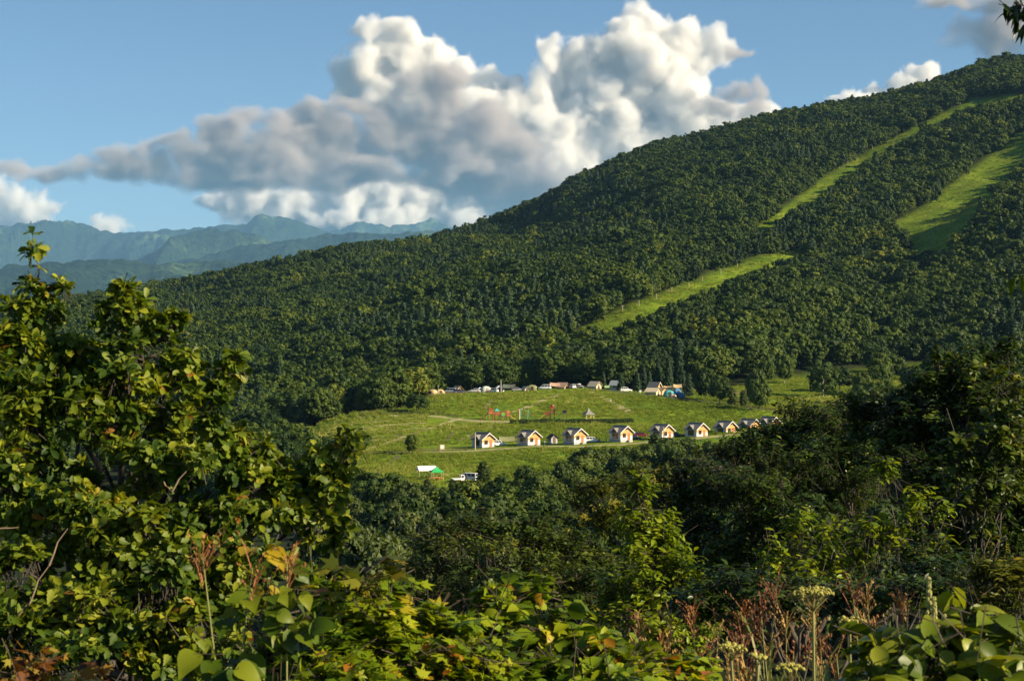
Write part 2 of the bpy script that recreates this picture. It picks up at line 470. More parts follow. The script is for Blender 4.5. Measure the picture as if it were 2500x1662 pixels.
m_bark = plain('bark', (0.055, 0.045, 0.035), 0.9, scale=9, var=0.4)
m_bark_pale = plain('birch_bark', (0.42, 0.38, 0.31), 0.8, scale=7, var=0.3)
m_far_leaf = leaf_mat('forest_leaves', [(0.0,(0.007,0.019,0.003)),(0.3,(0.017,0.038,0.004)),(0.55,(0.040,0.070,0.006)),(0.82,(0.085,0.118,0.009)),(1.0,(0.17,0.175,0.014))], 'tree', 0.6, 0.18, 0.2)
m_conifer = leaf_mat('conifer_needles', [(0.0,(0.012,0.030,0.012)),(0.6,(0.026,0.052,0.018)),(1.0,(0.05,0.085,0.03))], 'tree', 0.6, 0.12, 0.2)
m_larch = leaf_mat('larch_needles', [(0.0,(0.016,0.034,0.005)),(0.5,(0.042,0.070,0.009)),(1.0,(0.10,0.13,0.016))], 'tree', 0.6, 0.2, 0.2)
m_young = leaf_mat('young_leaves', [(0.0,(0.026,0.045,0.008)),(0.5,(0.056,0.082,0.013)),(1.0,(0.12,0.145,0.026))], 'tree', 0.55, 0.25, 0.3)

rg = np.random.default_rng(3)
far_crowns = [crown_mesh('crown', m_far_leaf, rg, 'round', 34, 15, 0.075, 1.0, 0.82 + 0.1*k) for k in range(4)] + \
             [crown_mesh('crown', m_far_leaf, rg, 'spread', 32, 12, 0.085, 0.95, 1.0)] + \
             [crown_mesh('crown', m_conifer, rg, 'cone', 46, 9, 0.075, 1.0, 0.46)]
far_trunks = [trunk_mesh('trunk', m_bark_pale if k == 1 else m_bark, rg) for k in range(6)]
near_crowns = [crown_mesh('crown', m_far_leaf, rg, 'round', 70, 26, 0.05, 1.0, 0.78 + 0.12*k) for k in range(4)] + \
              [crown_mesh('crown', m_far_leaf, rg, 'spread', 64, 26, 0.05, 0.95, 1.0)] + \
              [crown_mesh('crown', m_conifer, rg, 'cone', 90, 16, 0.045, 1.0, 0.46)]
larch_crowns = [crown_mesh('crown', m_larch, rg, ('column','round','column')[k], 100, 24, 0.040, 1.0, 0.62 + 0.08*k) for k in range(3)]
young_crowns = [crown_mesh('crown', m_young, rg, 'column', 90, 24, 0.042, 1.0, 0.5 + 0.1*k) for k in range(3)]

# positions over the hill: jittered grid
def hill_positions(step):
    ys = np.arange(640, 2750, step)
    X, Y = [], []
    for y in ys:
        xs = np.arange(-0.29*y - 30, 0.29*y + 40, step)
        X.append(xs + RNG.uniform(-.8, .8, len(xs))*step); Y.append(np.full(len(xs), y) + RNG.uniform(-.8, .8, len(xs))*step)
    X, Y = np.concatenate(X), np.concatenate(Y)
    q = MID_X + X/Y*LENS_PX
    Z = ground_z(X, Y); py = MID_Y - Z/Y*LENS_PX
    start = np.where(q < 1035, plateau_Y(q) + 22, np.where(q < 1660, 772 + 10*np.sin(X/9), base_Y(q) + 4))
    keep = (Y > start) & (Y < ridge_Y(q) + 70)
    for r in RUNS: keep &= ~(in_poly(q + (fbm2(X/22, Y/22, 2, 71)-.5)*46, py + (fbm2(X/18, Y/18, 2, 72)-.5)*12, r) & (Y > base_Y(q) + 20))
    return X[keep], Y[keep], Z[keep], q[keep], py[keep]
fx, fy, fz, fq, fpy = hill_positions(6.4)
N = len(fx)
conif = (fbm2(fx/90, fy/140, 2, 21) > 0.66) & (RNG.random(N) < 0.5)
fidx = np.where(conif | (RNG.random(N) < 0.02), 5, RNG.integers(0, 5, N))
stand = fbm2(fx/60, fy/90, 3, 33)
fh = (7.4 + 6.4*stand + RNG.normal(size=N)*2.2).clip(4.5, 16); fh = np.where(fidx == 5, fh*1.15, fh)
fw = fh * RNG.uniform(0.72, 1.22, N)
big = (RNG.random(N) < .045) & (fidx != 5); fw = np.where(big, fw*1.5, fw); fh = np.where(big, fh*1.2, fh)
frot = RNG.uniform(0, 6.28, N)
top_py = MID_Y - (fz + fh)/fy*LENS_PX
visible = (fq > 560) & (fq < 2300) & (top_py < plateau_py(fq) - 8) & (fy < 1000)
order = np.argsort(np.where(visible, fy - 60*(fq > 1035), 1e9))
near_ids, far_ids = order[:300], order[300:]

def instance_mass(name, label, cat, pts, idx, rot, scl, protos):
    """one object of stuff: geometry-node instances of the given prototype meshes on points"""
    me = bpy.data.meshes.new(name); me.vertices.add(len(pts)); me.vertices.foreach_set('co', np.asarray(pts, np.float32).ravel())
    for nm, typ, key, arr in (('pick','INT','value',idx), ('turn','FLOAT','value',rot), ('grow','FLOAT_VECTOR','vector',scl)):
        at_ = me.attributes.new(nm, typ, 'POINT'); at_.data.foreach_set(key, np.asarray(arr, np.int32 if typ=='INT' else np.float32).ravel())
    coll = bpy.data.collections.new(name + '_kinds')
    for k, p in enumerate(protos):
        o = bpy.data.objects.new('%s_kind_%02d' % (name, k), p); coll.objects.link(o)
    ng = bpy.data.node_groups.new(name, 'GeometryNodeTree')
    ng.interface.new_socket('Geometry', in_out='INPUT', socket_type='NodeSocketGeometry')
    ng.interface.new_socket('Geometry', in_out='OUTPUT', socket_type='NodeSocketGeometry')
    nn, ll = ng.nodes, ng.links
    gi, go = nn.new('NodeGroupInput'), nn.new('NodeGroupOutput')
    ci = nn.new('GeometryNodeCollectionInfo'); ci.inputs[0].default_value = coll; ci.inputs['Separate Children'].default_value = True; ci.inputs['Reset Children'].default_value = True
    ip = nn.new('GeometryNodeInstanceOnPoints'); ip.inputs['Pick Instance'].default_value = True
    def na(nm, typ):
        n = nn.new('GeometryNodeInputNamedAttribute'); n.data_type = typ; n.inputs['Name'].default_value = nm
        return next(s for s in n.outputs if s.enabled and s.name == 'Attribute')
    cx = nn.new('ShaderNodeCombineXYZ')
    ll.new(na('turn','FLOAT'), cx.inputs[2])
    e2r = nn.new('FunctionNodeEulerToRotation'); ll.new(cx.outputs[0], e2r.inputs[0])
    ll.new(gi.outputs[0], ip.inputs['Points']); ll.new(ci.outputs[0], ip.inputs['Instance'])
    ll.new(na('pick','INT'), ip.inputs['Instance Index']); ll.new(e2r.outputs[0], ip.inputs['Rotation']); ll.new(na('grow','FLOAT_VECTOR'), ip.inputs['Scale'])
    ll.new(ip.outputs[0], go.inputs[0])
    o = link(name, me)
    md = o.modifiers.new('scatter', 'NODES'); md.node_group = ng
    tag(o, label, cat, kind='stuff')
    return o
instance_mass('forest', 'dense dark green broadleaf forest covering the whole hillside', 'forest',
              np.stack([fx, fy, fz-0.3], 1)[far_ids], fidx[far_ids], frot[far_ids], np.stack([fw, fw, fh], 1)[far_ids], far_crowns)

def tree(name, label, cat, loc, h, w, crown, trunk, group=None, rz=None, crown_label=None):
    t = empty(name, loc, random.random()*6.28 if rz is None else rz)
    c = link('crown', crown, t); c.scale = (w, w, h)
    k = link('trunk', trunk, t); k.scale = (w, w, h)
    tag(t, label, cat, group)
    return t
ZONES = [(640, 'at the far left, right of the near oak'), (720, 'above the pale hut at the left'), (800, 'left of the meadow spur'), (870, 'behind the crest of the meadow spur'), (940, 'behind the fence on the meadow spur'),
         (1000, 'behind the round dark tree on the spur'), (1045, 'left of the camp plateau corner'), (1095, 'behind the tan dome tents'), (1150, 'behind the silver blue van'), (1215, 'behind the pale dome tent'),
         (1290, 'behind the tall wooden pole'), (1350, 'behind the white minivan on the plateau'), (1410, 'behind the pink tarps'), (1480, 'behind the canvas ridge tent'), (1560, 'behind the grey roofed shelter'),
         (1640, 'behind the timber lodge'), (1720, 'behind the blue tents'), (1820, 'above the roadside trees'), (1950, 'along the top of the right meadow'), (2600, 'right of the upper right meadow')]
for n, i in enumerate(near_ids):
    k = int(fidx[i]); zone = next(t for lim, t in ZONES if fq[i] < lim)
    size = 'tall' if fh[i] > 11.5 else 'low' if fh[i] < 9 else 'middling'; row = fy[i] - (float(plateau_Y(fq[i])) + 22 if fq[i] < 1035 else 772 if fq[i] < 1660 else float(base_Y(fq[i])))
    rw = 'first row' if row < 9 else 'second row' if row < 20 else 'farther back'
    nm, lab = ('conifer_tree', size + ' pointed forest edge conifer ' + zone + ', ' + rw) if k == 5 else ('forest_tree', size + ' leafy forest edge tree ' + zone + ', ' + rw)
    tree(nm, lab, 'tree', (fx[i], fy[i], fz[i]-0.2), fh[i], fw[i], near_crowns[k], far_trunks[k], 'forest edge ' + zone, frot[i])
# ------------------------------------------------------------------ clouds: real volumes of drop-filled air far behind the mountains, lit by the sun
def cloud_mat(name, col, dens, aniso=0.0):
    m = bpy.data.materials.new(name); m.use_nodes = True
    nt = m.node_tree; nt.nodes.remove(nt.nodes['Principled BSDF'])
    v = nt.nodes.new('ShaderNodeVolumePrincipled')
    v.inputs['Color'].default_value = (*col, 1)
    v.inputs['Density'].default_value = dens
    v.inputs['Anisotropy'].default_value = aniso
    nt.links.new(v.outputs[0], nt.nodes['Material Output'].inputs['Volume'])
    return m
def cloud(name, label, blobs, Y, mat, voxel=20.0, depth=1.0, wave=420.0, amp=1.0, edge=3.0, seed=0.0, billow=0.5, grow=0.12, thick=1.0, stretch=1.0):
    """blobs: photo (px, py, rx, ry[, dY]) at 1/1.06 scale; density = billowed union of the blobs"""
    Y, wave, voxel = Y*CS, wave*CS, voxel*CS
    s = 1.06; k = Y / LENS_PX
    bl = []
    for bb in blobs:
        px, py, rx, ry = bb[:4]; dy = bb[4] if len(bb) > 4 else 0.0
        c = P(px*s, py*s, Y); c.y += dy
        bl.append((c, Vector((rx*s*k*1.1, max(rx, ry)*s*k*depth, ry*s*k*1.1))))
    pad = wave*0.35
    lo = Vector([min(c[i]-r[i]*1.25 for c, r in bl) - pad for i in range(3)]); hi = Vector([max(c[i]+r[i]*1.25 for c, r in bl) + pad for i in range(3)])
    org = Vector(((lo.x+hi.x)/2, (lo.y+hi.y)/2, lo.z))
    ng = bpy.data.node_groups.new(name, 'GeometryNodeTree')
    ng.interface.new_socket('Geometry', in_out='INPUT', socket_type='NodeSocketGeometry')
    ng.interface.new_socket('Geometry', in_out='OUTPUT', socket_type='NodeSocketGeometry')
    nn, ll = ng.nodes, ng.links
    nn.new('NodeGroupInput'); go = nn.new('NodeGroupOutput')
    pos = nn.new('GeometryNodeInputPosition')
    def vm(op, a, bv):
        n = nn.new('ShaderNodeVectorMath'); n.operation = op
        ll.new(a, n.inputs[0])
        if bv is not None: n.inputs[1].default_value = bv
        return n
    def mm(op, a, b=None, c=None):
        n = nn.new('ShaderNodeMath'); n.operation = op
        for i, q in enumerate((a, b, c)):
            if q is None: continue
            if isinstance(q, (int, float)): n.inputs[i].default_value = q
            else: ll.new(q, n.inputs[i])
        return n.outputs[0]
    # domain warp for billows
    def fbm(scale, det, off, rough=0.55):
        t = vm('ADD', vm('MULTIPLY', pos.outputs[0], (1/stretch, 1, 1)).outputs[0], (off*1000+seed*777, off*377, off*91))
        n = nn.new('ShaderNodeTexNoise'); n.inputs['Scale'].default_value = scale; n.inputs['Detail'].default_value = det; n.inputs['Roughness'].default_value = rough
        ll.new(t.outputs[0], n.inputs['Vector']); return n.outputs[0]
    def warp(src, scale, size, off):
        n = nn.new('ShaderNodeTexNoise'); n.inputs['Scale'].default_value = scale; n.inputs['Detail'].default_value = 2
        t = vm('ADD', src, (off*313+seed*555, off*77, off*41)); ll.new(t.outputs[0], n.inputs['Vector'])
        c_ = vm('SUBTRACT', n.outputs['Color'], (0.5, 0.5, 0.5)); c_ = vm('MULTIPLY', c_.outputs[0], (size, size, size))
        a_ = nn.new('ShaderNodeVectorMath'); a_.operation = 'ADD'; ll.new(src, a_.inputs[0]); ll.new(c_.outputs[0], a_.inputs[1])
        return a_.outputs[0]
    wp = warp(pos.outputs[0], 1/(wave*1.6), wave*1.7, 1.0)
    wp2 = warp(wp, 1/(wave*0.45), wave*0.35, 4.0)
    acc = None
    for c, r in bl:
        d = vm('SUBTRACT', wp, c - org)
        d = vm('DIVIDE', d.outputs[0], r)
        ln = nn.new('ShaderNodeVectorMath'); ln.operation = 'LENGTH'; ll.new(d.outputs[0], ln.inputs[0])
        f = mm('SUBTRACT', 1.0, ln.outputs['Value'])
        acc = f if acc is None else mm('SMOOTH_MAX', acc, f, 0.18)
    big = mm('SUBTRACT', fbm(1/wave, 8, 1.0, 0.6), 0.5)
    # billows: rounded cells
    vo = nn.new('ShaderNodeTexVoronoi'); vo.feature = 'F1'; vo.inputs['Scale'].default_value = 1/(wave*0.6); vo.inputs['Detail'].default_value = 2.5; vo.inputs['Roughness'].default_value = 0.5
    ll.new(wp2, vo.inputs['Vector'])
    bil = mm('SUBTRACT', 0.42, vo.outputs['Distance'])
    f = mm('ADD', mm('ADD', acc, grow), mm('MULTIPLY', big, 2.0*amp))
    f = mm('ADD', f, mm('MULTIPLY', bil, billow))
    f = mm('MULTIPLY', f, edge)
    cl = nn.new('ShaderNodeClamp'); ll.new(f, cl.inputs[0])
    dens = mm('MULTIPLY', cl.outputs[0], thick)
    vc = nn.new('GeometryNodeVolumeCube')
    ll.new(dens, vc.inputs['Density'])
    vc.inputs['Min'].default_value = lo - org; vc.inputs['Max'].default_value = hi - org
    for ax, i in (('X',0),('Y',1),('Z',2)):
        vc.inputs['Resolution ' + ax].default_value = max(8, int((hi[i]-lo[i]) / (voxel*(1.6 if ax == 'Y' else 1.0))))
    sm = nn.new('GeometryNodeSetMaterial'); sm.inputs['Material'].default_value = mat
    ll.new(vc.outputs[0], sm.inputs[0]); ll.new(sm.outputs[0], go.inputs[0])
    me = bpy.data.meshes.new(name); me.from_pydata([(0,0,0)], [], [])
    o = link(name, me, loc=org)
    me.materials.append(mat)
    o.modifiers.new('billow', 'NODES').node_group = ng
    tag(o, label, 'cloud', kind='stuff')
    return o
CS = 2.75                                                            # the clouds stand 52 to 67 km away
m_cloud_w = cloud_mat('white_cloud', (0.999, 0.992, 0.978), 0.024/CS, 0.0)
m_cloud_g = cloud_mat('grey_cloud', (0.72, 0.675, 0.66), 0.018/CS, 0.0)  # low scatter colour puts the shaded grey into the cloud itself
cloud('cumulus_cloud', 'tall white cumulus towers, the largest cloud, above the left flank of the hill',
      [(850,85,50,40),(930,88,55,42),(1005,105,48,40),(870,150,62,52),(950,150,80,66),(1050,160,60,50),(815,185,42,38),(880,220,62,48),(1120,195,52,42),(1160,200,30,26),
       (1485,40,55,48),(1440,100,80,70),(1560,85,82,60),(1625,110,52,40),(1380,140,80,66),(1300,160,72,62),(1500,180,130,100),(1270,225,70,66),(1400,250,140,110),(1560,250,100,76),(1640,270,80,50),
       (1300,330,150,100),(1460,330,130,90),(1590,320,80,56),(1150,290,120,86),(1000,260,120,86),(1180,400,150,90),(1320,430,140,80),(1480,400,130,60),(1620,330,110,50),(1730,265,62,28)],
      22000, m_cloud_w, 20, 0.75, 430, 0.85, 2.2, 0.0, billow=0.34, grow=0.16)
cloud('cumulus_cloud', 'low cream white cloud bank just above the far peaks, under the grey cloud',
      [(548,470,52,48),(600,458,54,44),(690,464,70,52),(790,462,74,54),(890,460,72,52),(985,462,74,54),(1060,475,64,52),(1130,485,76,50),(640,500,70,34),(760,505,110,36),(900,510,120,34),(1050,510,100,36),(1180,470,90,50),(490,480,36,26)],
      24500, m_cloud_w, 20, 0.9, 330, 0.85, 2.4, 2.0, billow=0.36, grow=0.2)
cloud('stratocumulus_cloud', 'long grey cloud band with ragged edges in front of the white towers',
      [(285,380,74,44),(370,392,66,34),(440,372,70,46),(520,300,62,44),(540,365,90,60),(640,300,52,40),(650,372,96,60),(750,320,80,56),(780,385,90,56),(890,300,90,66),(900,390,96,54),(985,215,60,52),(1045,190,46,30),
       (1000,330,116,76),(1130,330,96,66),(620,400,110,24),(860,405,130,26),(1060,410,120,26),(480,398,100,22),(330,340,50,28),(400,330,50,30),(700,260,40,26),(820,255,50,30),(1100,405,90,44),(1215,405,90,44),(110,385,70,30),(40,390,60,28),(180,388,60,28),(250,360,50,26),(230,400,70,26),(470,275,36,20)],
      19500, m_cloud_g, 18, 0.55, 420, 1.15, 1.5, 5.0, billow=0.25, grow=0.26, stretch=1.7)
cloud('cumulus_cloud', 'small white cloud peeping over the right hand ridge',
      [(1925,243,36,22),(1975,235,36,30),(2030,215,42,34),(2085,190,50,34),(2140,182,36,26),(2010,250,110,30)], 20500, m_cloud_w, 20, 0.8, 260, 0.55, 4.0, 7.0)
cloud('cumulus_cloud', 'pale grey cloud resting on the far mountain at the left edge',
      [(-30,455,80,52),(30,470,70,52),(85,482,52,36),(20,505,90,34),(250,520,52,30),(235,490,26,20)], 19000, m_cloud_w, 20, 0.6, 260, 0.6, 2.6, 9.0)
cloud('stratocumulus_cloud', 'soft violet grey cloud in the top right corner of the sky',
      [(2265,65,70,50),(2350,55,80,60),(2430,70,80,60),(2300,90,80,36),(2200,-6,90,14),(2330,0,90,24)], 19000, m_cloud_g, 24, 0.6, 360, 0.5, 1.2, 12.0, grow=0.35, thick=0.7)
cloud('stratocumulus_cloud', 'torn grey cloud shreds at the right foot of the white tower',
      [(1690,220,52,36),(1745,215,36,34),(1640,245,60,34),(1720,260,60,30),(1600,215,46,26),(1690,130,30,14)], 20000, m_cloud_g, 20, 0.6, 260, 0.9, 1.8, 14.0, thick=0.8)
# ------------------------------------------------------------------ far mountains and the air in front of them
m_mtn, nt, b = new_mat('mountain_forest')
geo = nt.nodes.new('ShaderNodeNewGeometry')
def mnoise(sc, det=6, rough=0.6):
    n = nt.nodes.new('ShaderNodeTexNoise'); n.inputs['Scale'].default_value = sc; n.inputs['Detail'].default_value = det; n.inputs['Roughness'].default_value = rough
    nt.links.new(geo.outputs['Position'], n.inputs['Vector']); return n
k1, k2 = mnoise(0.0005, 7, 0.62), mnoise(0.012, 5, 0.7)
r1 = ramp(k1.outputs[0], [(0.45, (0.010, 0.024, 0.015)), (0.58, (0.018, 0.038, 0.021)), (0.62, (0.05, 0.085, 0.035)), (0.74, (0.08, 0.12, 0.045))])
r2 = ramp(k2.outputs[0], [(0.38, (0.2, 0.25, 0.3)), (0.62, (1.9, 1.8, 1.5))])
mx = nt.nodes.new('ShaderNodeMix'); mx.data_type = 'RGBA'; mx.blend_type = 'MULTIPLY'; mx.inputs[0].default_value = 1
nt.links.new(r1.outputs[0], mx.inputs[6]); nt.links.new(r2.outputs[0], mx.inputs[7]); nt.links.new(mx.outputs[2], b.inputs['Base Color'])
b.inputs['Roughness'].default_value = 0.95; b.inputs['Specular IOR Level'].default_value = 0.05
bp = nt.nodes.new('ShaderNodeBump'); bp.inputs['Strength'].default_value = 1.0; bp.inputs['Distance'].default_value = 45.0
nt.links.new(k2.outputs[0], bp.inputs['Height']); nt.links.new(bp.outputs[0], b.inputs['Normal'])
MS = 2.8
def mountain(name, label, crest, Yf, Yr, Yb, rough, seed, shape=1.25, step=4, base=-460.0):
    Yf, Yr, Yb, rough = Yf*MS, Yr*MS, Yb*MS, rough*MS
    xs = np.arange(crest[0][0], crest[-1][0] + 1, step, dtype=float)
    cr = curve(crest)(xs); k = np.ones(3)/3
    cr = np.convolve(np.pad(cr, 1, mode='edge'), k, mode='valid')
    cr = cr + (fbm2(xs/22., xs*0+seed, 4, seed+9, .6)-.5)*9
    zr = (MID_Y - cr) / LENS_PX * Yr
    ts = np.concatenate([np.linspace(0, 1, 60), 1 + np.linspace(0.05, 1, 12)])
    Vv = []
    for t in ts:
        Y = Yf + (Yr-Yf)*t if t <= 1 else Yr + (Yb-Yr)*(t-1)
        s = t**shape if t <= 1 else (2-t)**1.2
        x = (xs - MID_X)/LENS_PX*Y
        n = fbm2(x/2500+seed, np.full_like(x, Y/4200.), 6, seed, 0.58)
        ridged = 1 - np.abs(fbm2(x/1200 + seed*3.1, np.full_like(x, Y/5200.), 4, seed+40)*2 - 1)
        w = math.sin(math.pi*min(t, 1)) ** 0.7 if t < 1 else 0
        z = base + (zr - base)*s + w*rough*((n-0.5)*2.0 + (ridged-0.8)*4.0)
        z += (fbm2(x/140, np.full_like(x, Y/140.), 2, seed+3)-0.5) * 60
        Vv.append(np.stack([x, np.full_like(x, Y), np.maximum(z, base)], -1))
    Vv = np.array(Vv); nr, nc = Vv.shape[:2]
    ii, jj = np.meshgrid(np.arange(nr-1), np.arange(nc-1), indexing='ij'); a_ = (ii*nc+jj).ravel()
    o = link(name, mesh_np(name, Vv.reshape(-1, 3), np.stack([a_, a_+1, a_+nc+1, a_+nc], 1), m_mtn, smooth=True))
    return tag(o, label, 'mountain', kind='structure')
mountain('mountain', 'faint far peaks half lost in cloud above the hill flank', [(760,600),(800,570),(832,558),(869,542),(911,545),(954,552),(1007,548),(1030,540),(1055,531),(1075,544),(1097,558),(1150,556),(1192,541),(1260,530),(1400,520),(1600,540)], 13500, 15400, 16500, 220, 3)
mountain('mountain', 'blue green mountain range with a twin topped central summit', [(-500,570),(-200,545),(0,552),(53,547),(106,538),(164,540),(200,546),(228,553),(265,568),(318,568),(371,563),(413,560),(440,563),(477,559),(556,548),(599,547),(625,529),(647,523),(660,526),(673,531),(694,526),(731,542),(768,555),(800,567),(900,590),(1100,600),(1300,620)], 9800, 13000, 14800, 260, 8)
mountain('foothill', 'dark wooded foothill below the twin topped summit', [(250,660),(339,632),(400,602),(440,580),(477,562),(503,560),(556,561),(600,566),(636,575),(684,591),(760,610),(900,640)], 7600, 9300, 9800, 150, 12, 1.0)
mountain('foothill', 'long hazy wooded ridge running into the right hand hill', [(380,650),(435,637),(530,617),(620,600),(689,589),(742,578),(821,571),(954,571),(1060,567),(1139,560),(1300,545),(1600,530)], 6300, 8300, 9000, 110, 17, 1.0)
mountain('foothill', 'low hazy green foothill spreading behind the oak at the left', [(-500,640),(0,655),(132,643),(185,640),(318,643),(371,646),(530,640),(660,640),(900,660),(1300,690)], 3900, 5900, 7600, 70, 23, 0.9)

hz = Geo().box(-25000, 25000, -60, 46800, -476, 3050)
m_haze = bpy.data.materials.new('haze'); m_haze.use_nodes = True
nt = m_haze.node_tree; nt.nodes.remove(nt.nodes['Principled BSDF'])
v = nt.nodes.new('ShaderNodeVolumePrincipled')
v.inputs['Color'].default_value = (0.30, 0.62, 1.0, 1); v.inputs['Density'].default_value = 1.65e-5; v.inputs['Anisotropy'].default_value = 0.0
nt.links.new(v.outputs[0], nt.nodes['Material Output'].inputs['Volume'])
haze = hz.part('haze', m_haze, None)
tag(haze, 'thin blue haze between the hill and the far mountains', 'haze', kind='stuff')
# ------------------------------------------------------------------ the camp: cottages
m_white = plain('white_siding', (0.60, 0.60, 0.59), 0.7, scale=2.0, var=0.06)
m_wood = plain('orange_wood_cladding', (0.62, 0.30, 0.10), 0.65, scale=5.0, var=0.18)
m_door = plain('red_brown_door', (0.36, 0.12, 0.05), 0.5, scale=4)
m_roof = plain('grey_metal_roof', (0.21, 0.20, 0.185), 0.6, 0.0, scale=1.5, var=0.1)
m_dark_wood = plain('dark_stained_wood', (0.045, 0.03, 0.024), 0.6, scale=4)
m_glass = plain('dark_glass', (0.02, 0.022, 0.026), 0.08, scale=1, spec=0.6)
m_frame = plain('brown_window_frame', (0.11, 0.06, 0.035), 0.5)
m_plinth = plain('grey_plinth', (0.36, 0.36, 0.36), 0.85)
m_post = plain('weathered_timber', (0.16, 0.11, 0.07), 0.85, scale=6, var=0.3)
m_pole = plain('yellowish_timber_pole', (0.55, 0.40, 0.22), 0.8, scale=6, var=0.2)
m_conc = plain('pale_concrete_pole', (0.48, 0.42, 0.35), 0.8)
m_asph = plain('asphalt', (0.06, 0.06, 0.06), 0.9, scale=2.0, var=0.25)
m_path = plain('trodden_path', (0.20, 0.165, 0.09), 0.95, scale=0.8, var=0.35)
m_pale_path = plain('dry_mown_path', (0.27, 0.25, 0.10), 0.95, scale=0.6, var=0.3)
m_steps = plain('timber_steps', (0.085, 0.065, 0.045), 0.95, scale=1.2, var=0.4)

W2, L2, EAVE, RIDGE = 2.35, 2.35, 2.45, 4.35
def make_cottage():
    h = empty('cottage', (0,0,0))
    g = Geo()                                                # body: white lower walls
    g.box(-W2, W2, -L2, L2, 0.32, EAVE)
    g.part('wall', m_white, h, bevel=0.01)
    Geo().box(-W2-.03, W2+.03, -L2-.03, L2+.03, -0.9, 0.32).part('plinth', m_plinth, h)
    g = Geo(); sl = (RIDGE-0.25-EAVE)/W2
    g.prism([(-W2+.01, EAVE+.003), (W2-.01, EAVE+.003), (0, RIDGE-0.25)], 'y', -L2+.002, L2-.002)
    g.box(-W2+.02, W2-.02, -L2-.012, -L2-.001, 1.5, EAVE)
    gw = g.part('gable_wall', m_wood, h)
    tag(gw, 'orange timber upper wall and gable')
    for k in range(-7, 8):                                   # cladding boards on the sunny gable
        x = k*0.31; top = EAVE + (W2-abs(x))*sl - 0.12
        Geo().box(x-.145, x+.145, -L2-.03, -L2-.004, 1.5, top).part('cladding_board', m_wood, h)
    over, th = 0.55, 0.14
    for s in (-1, 1):                                        # two roof slopes
        xe = W2 + over; ze = EAVE - over*sl + 0.02
        o = [(0, RIDGE), (s*xe, ze + 0.25), (s*xe, ze + 0.25 - th), (0, RIDGE - th*1.2)]
        rf = Geo().prism(o, 'y', -L2-over, L2+over).part('roof_slope', m_roof, h)
        for k in range(9):                                   # standing seams
            y = -L2-over + 0.15 + k*(2*(L2+over)-0.3)/8
            Geo().prism([(s*0.05, RIDGE+.0), (s*xe, ze+.25), (s*xe, ze+.29), (s*0.05, RIDGE+.04)], 'y', y-.02, y+.02).part('roof_seam', m_roof, rf)
        for e in (-1, 1):                                    # barge boards
            y = e*(L2+over+.02)
            Geo().prism([(0, RIDGE+.02), (s*xe, ze+.27), (s*xe, ze+.02), (0, RIDGE-.26)], 'y', y-.03, y+.03).part('barge_board', m_white if e < 0 else m_dark_wood, h)
    Geo().box(-.12, .12, -L2-over, L2+over, RIDGE-.02, RIDGE+.09).part('ridge_cap', m_roof, h)
    # small cross gable over the big window
    zb, zt, hw, xf = EAVE-0.02, EAVE+1.28, 1.45, -W2-over+0.06
    dm = Geo().prism([(-hw+.12, zb), (hw-.12, zb), (0, zt-.12)], 'x', xf+.1, -0.9).part('dormer', m_dark_wood, h)
    for s in (-1, 1):
        Geo().prism([(0, zt), (s*(hw+.12), zb-.10), (s*(hw+.12), zb-.2), (0, zt-.13)], 'x', xf-.02, -0.72).part('dormer_roof', m_roof, dm)
    Geo().box(-W2-.35, -W2+.01, -1.35, 1.35, EAVE-.16, EAVE-.03).part('eave_beam', m_dark_wood, h)
    # big window on the shady side
    wn_ = Geo().box(-W2-.05, -W2+.02, -1.2, 1.2, 0.55, 2.3).part('window', m_frame, h)
    for k in range(3):
        y0 = -1.13 + k*0.765
        Geo().box(-W2-.062, -W2-.04, y0, y0+.72, 0.63, 2.22).part('pane', m_glass, wn_)
    # sunny gable: window and door
    wn_ = Geo().box(-1.55, -0.25, -L2-.06, -L2+.01, 0.95, 2.2).part('window', m_frame, h)
    for k in range(2):
        Geo().box(-1.48+k*.62, -0.93+k*.62, -L2-.072, -L2-.05, 1.03, 2.12).part('pane', m_glass, wn_)
    Geo().box(-1.62, -.18, -L2-.12, -L2, 0.88, 0.95).part('sill', m_white, wn_)
    d = Geo().box(0.45, 1.35, -L2-.055, -L2+.01, 0.2, 2.22).part('door', m_door, h)
    Geo().box(0.36, 0.44, -L2-.07, -L2, 0.2, 2.3).box(1.36, 1.44, -L2-.07, -L2, 0.2, 2.3).box(0.36, 1.44, -L2-.07, -L2, 2.23, 2.31).part('door_frame', m_wood, d)
    Geo().box(0.53, 0.6, -L2-.12, -L2-.05, 1.1, 1.16).part('handle', m_conc, d)
    Geo().box(0.2, 1.6, -L2-1.0, -L2-.04, -0.5, 0.18).part('door_step', m_plinth, h)
    Geo().box(-.09, .09, -L2-over+.03, -L2-.01, RIDGE-1.05, RIDGE-.3).box(-.3, .3, -L2-over+.05, -L2-over+.17, RIDGE-.95, RIDGE-.8).part('gable_bracket', m_dark_wood, h)
    return h
HOUSES = [(1180,1093,556,40,'first cottage from the left, with a utility pole in front of it'),
          (1291,1087,556,40,'second cottage from the left, between the olive tarp and the small hut'),
          (1403,1082,556,40,'third cottage from the left, with a white car at its right'),
          (1516,1076,556,40,'fourth cottage from the left, with a dark red car at its right'),
          (1616,1072,560,41,'fifth cottage from the left, with a thin pole at its sunny wall'),
          (1700,1068,567,41,'sixth cottage from the left, with a dark car at its left'),
          (1771,1063,578,42,'seventh cottage from the left, lower half behind leaves'),
          (1829,1057,592,42,'eighth cottage, overlapping the seventh, mostly hidden by leaves'),
          (1878,1051,606,42,'last cottage at the right end, only its roof showing')]
cot = make_cottage()
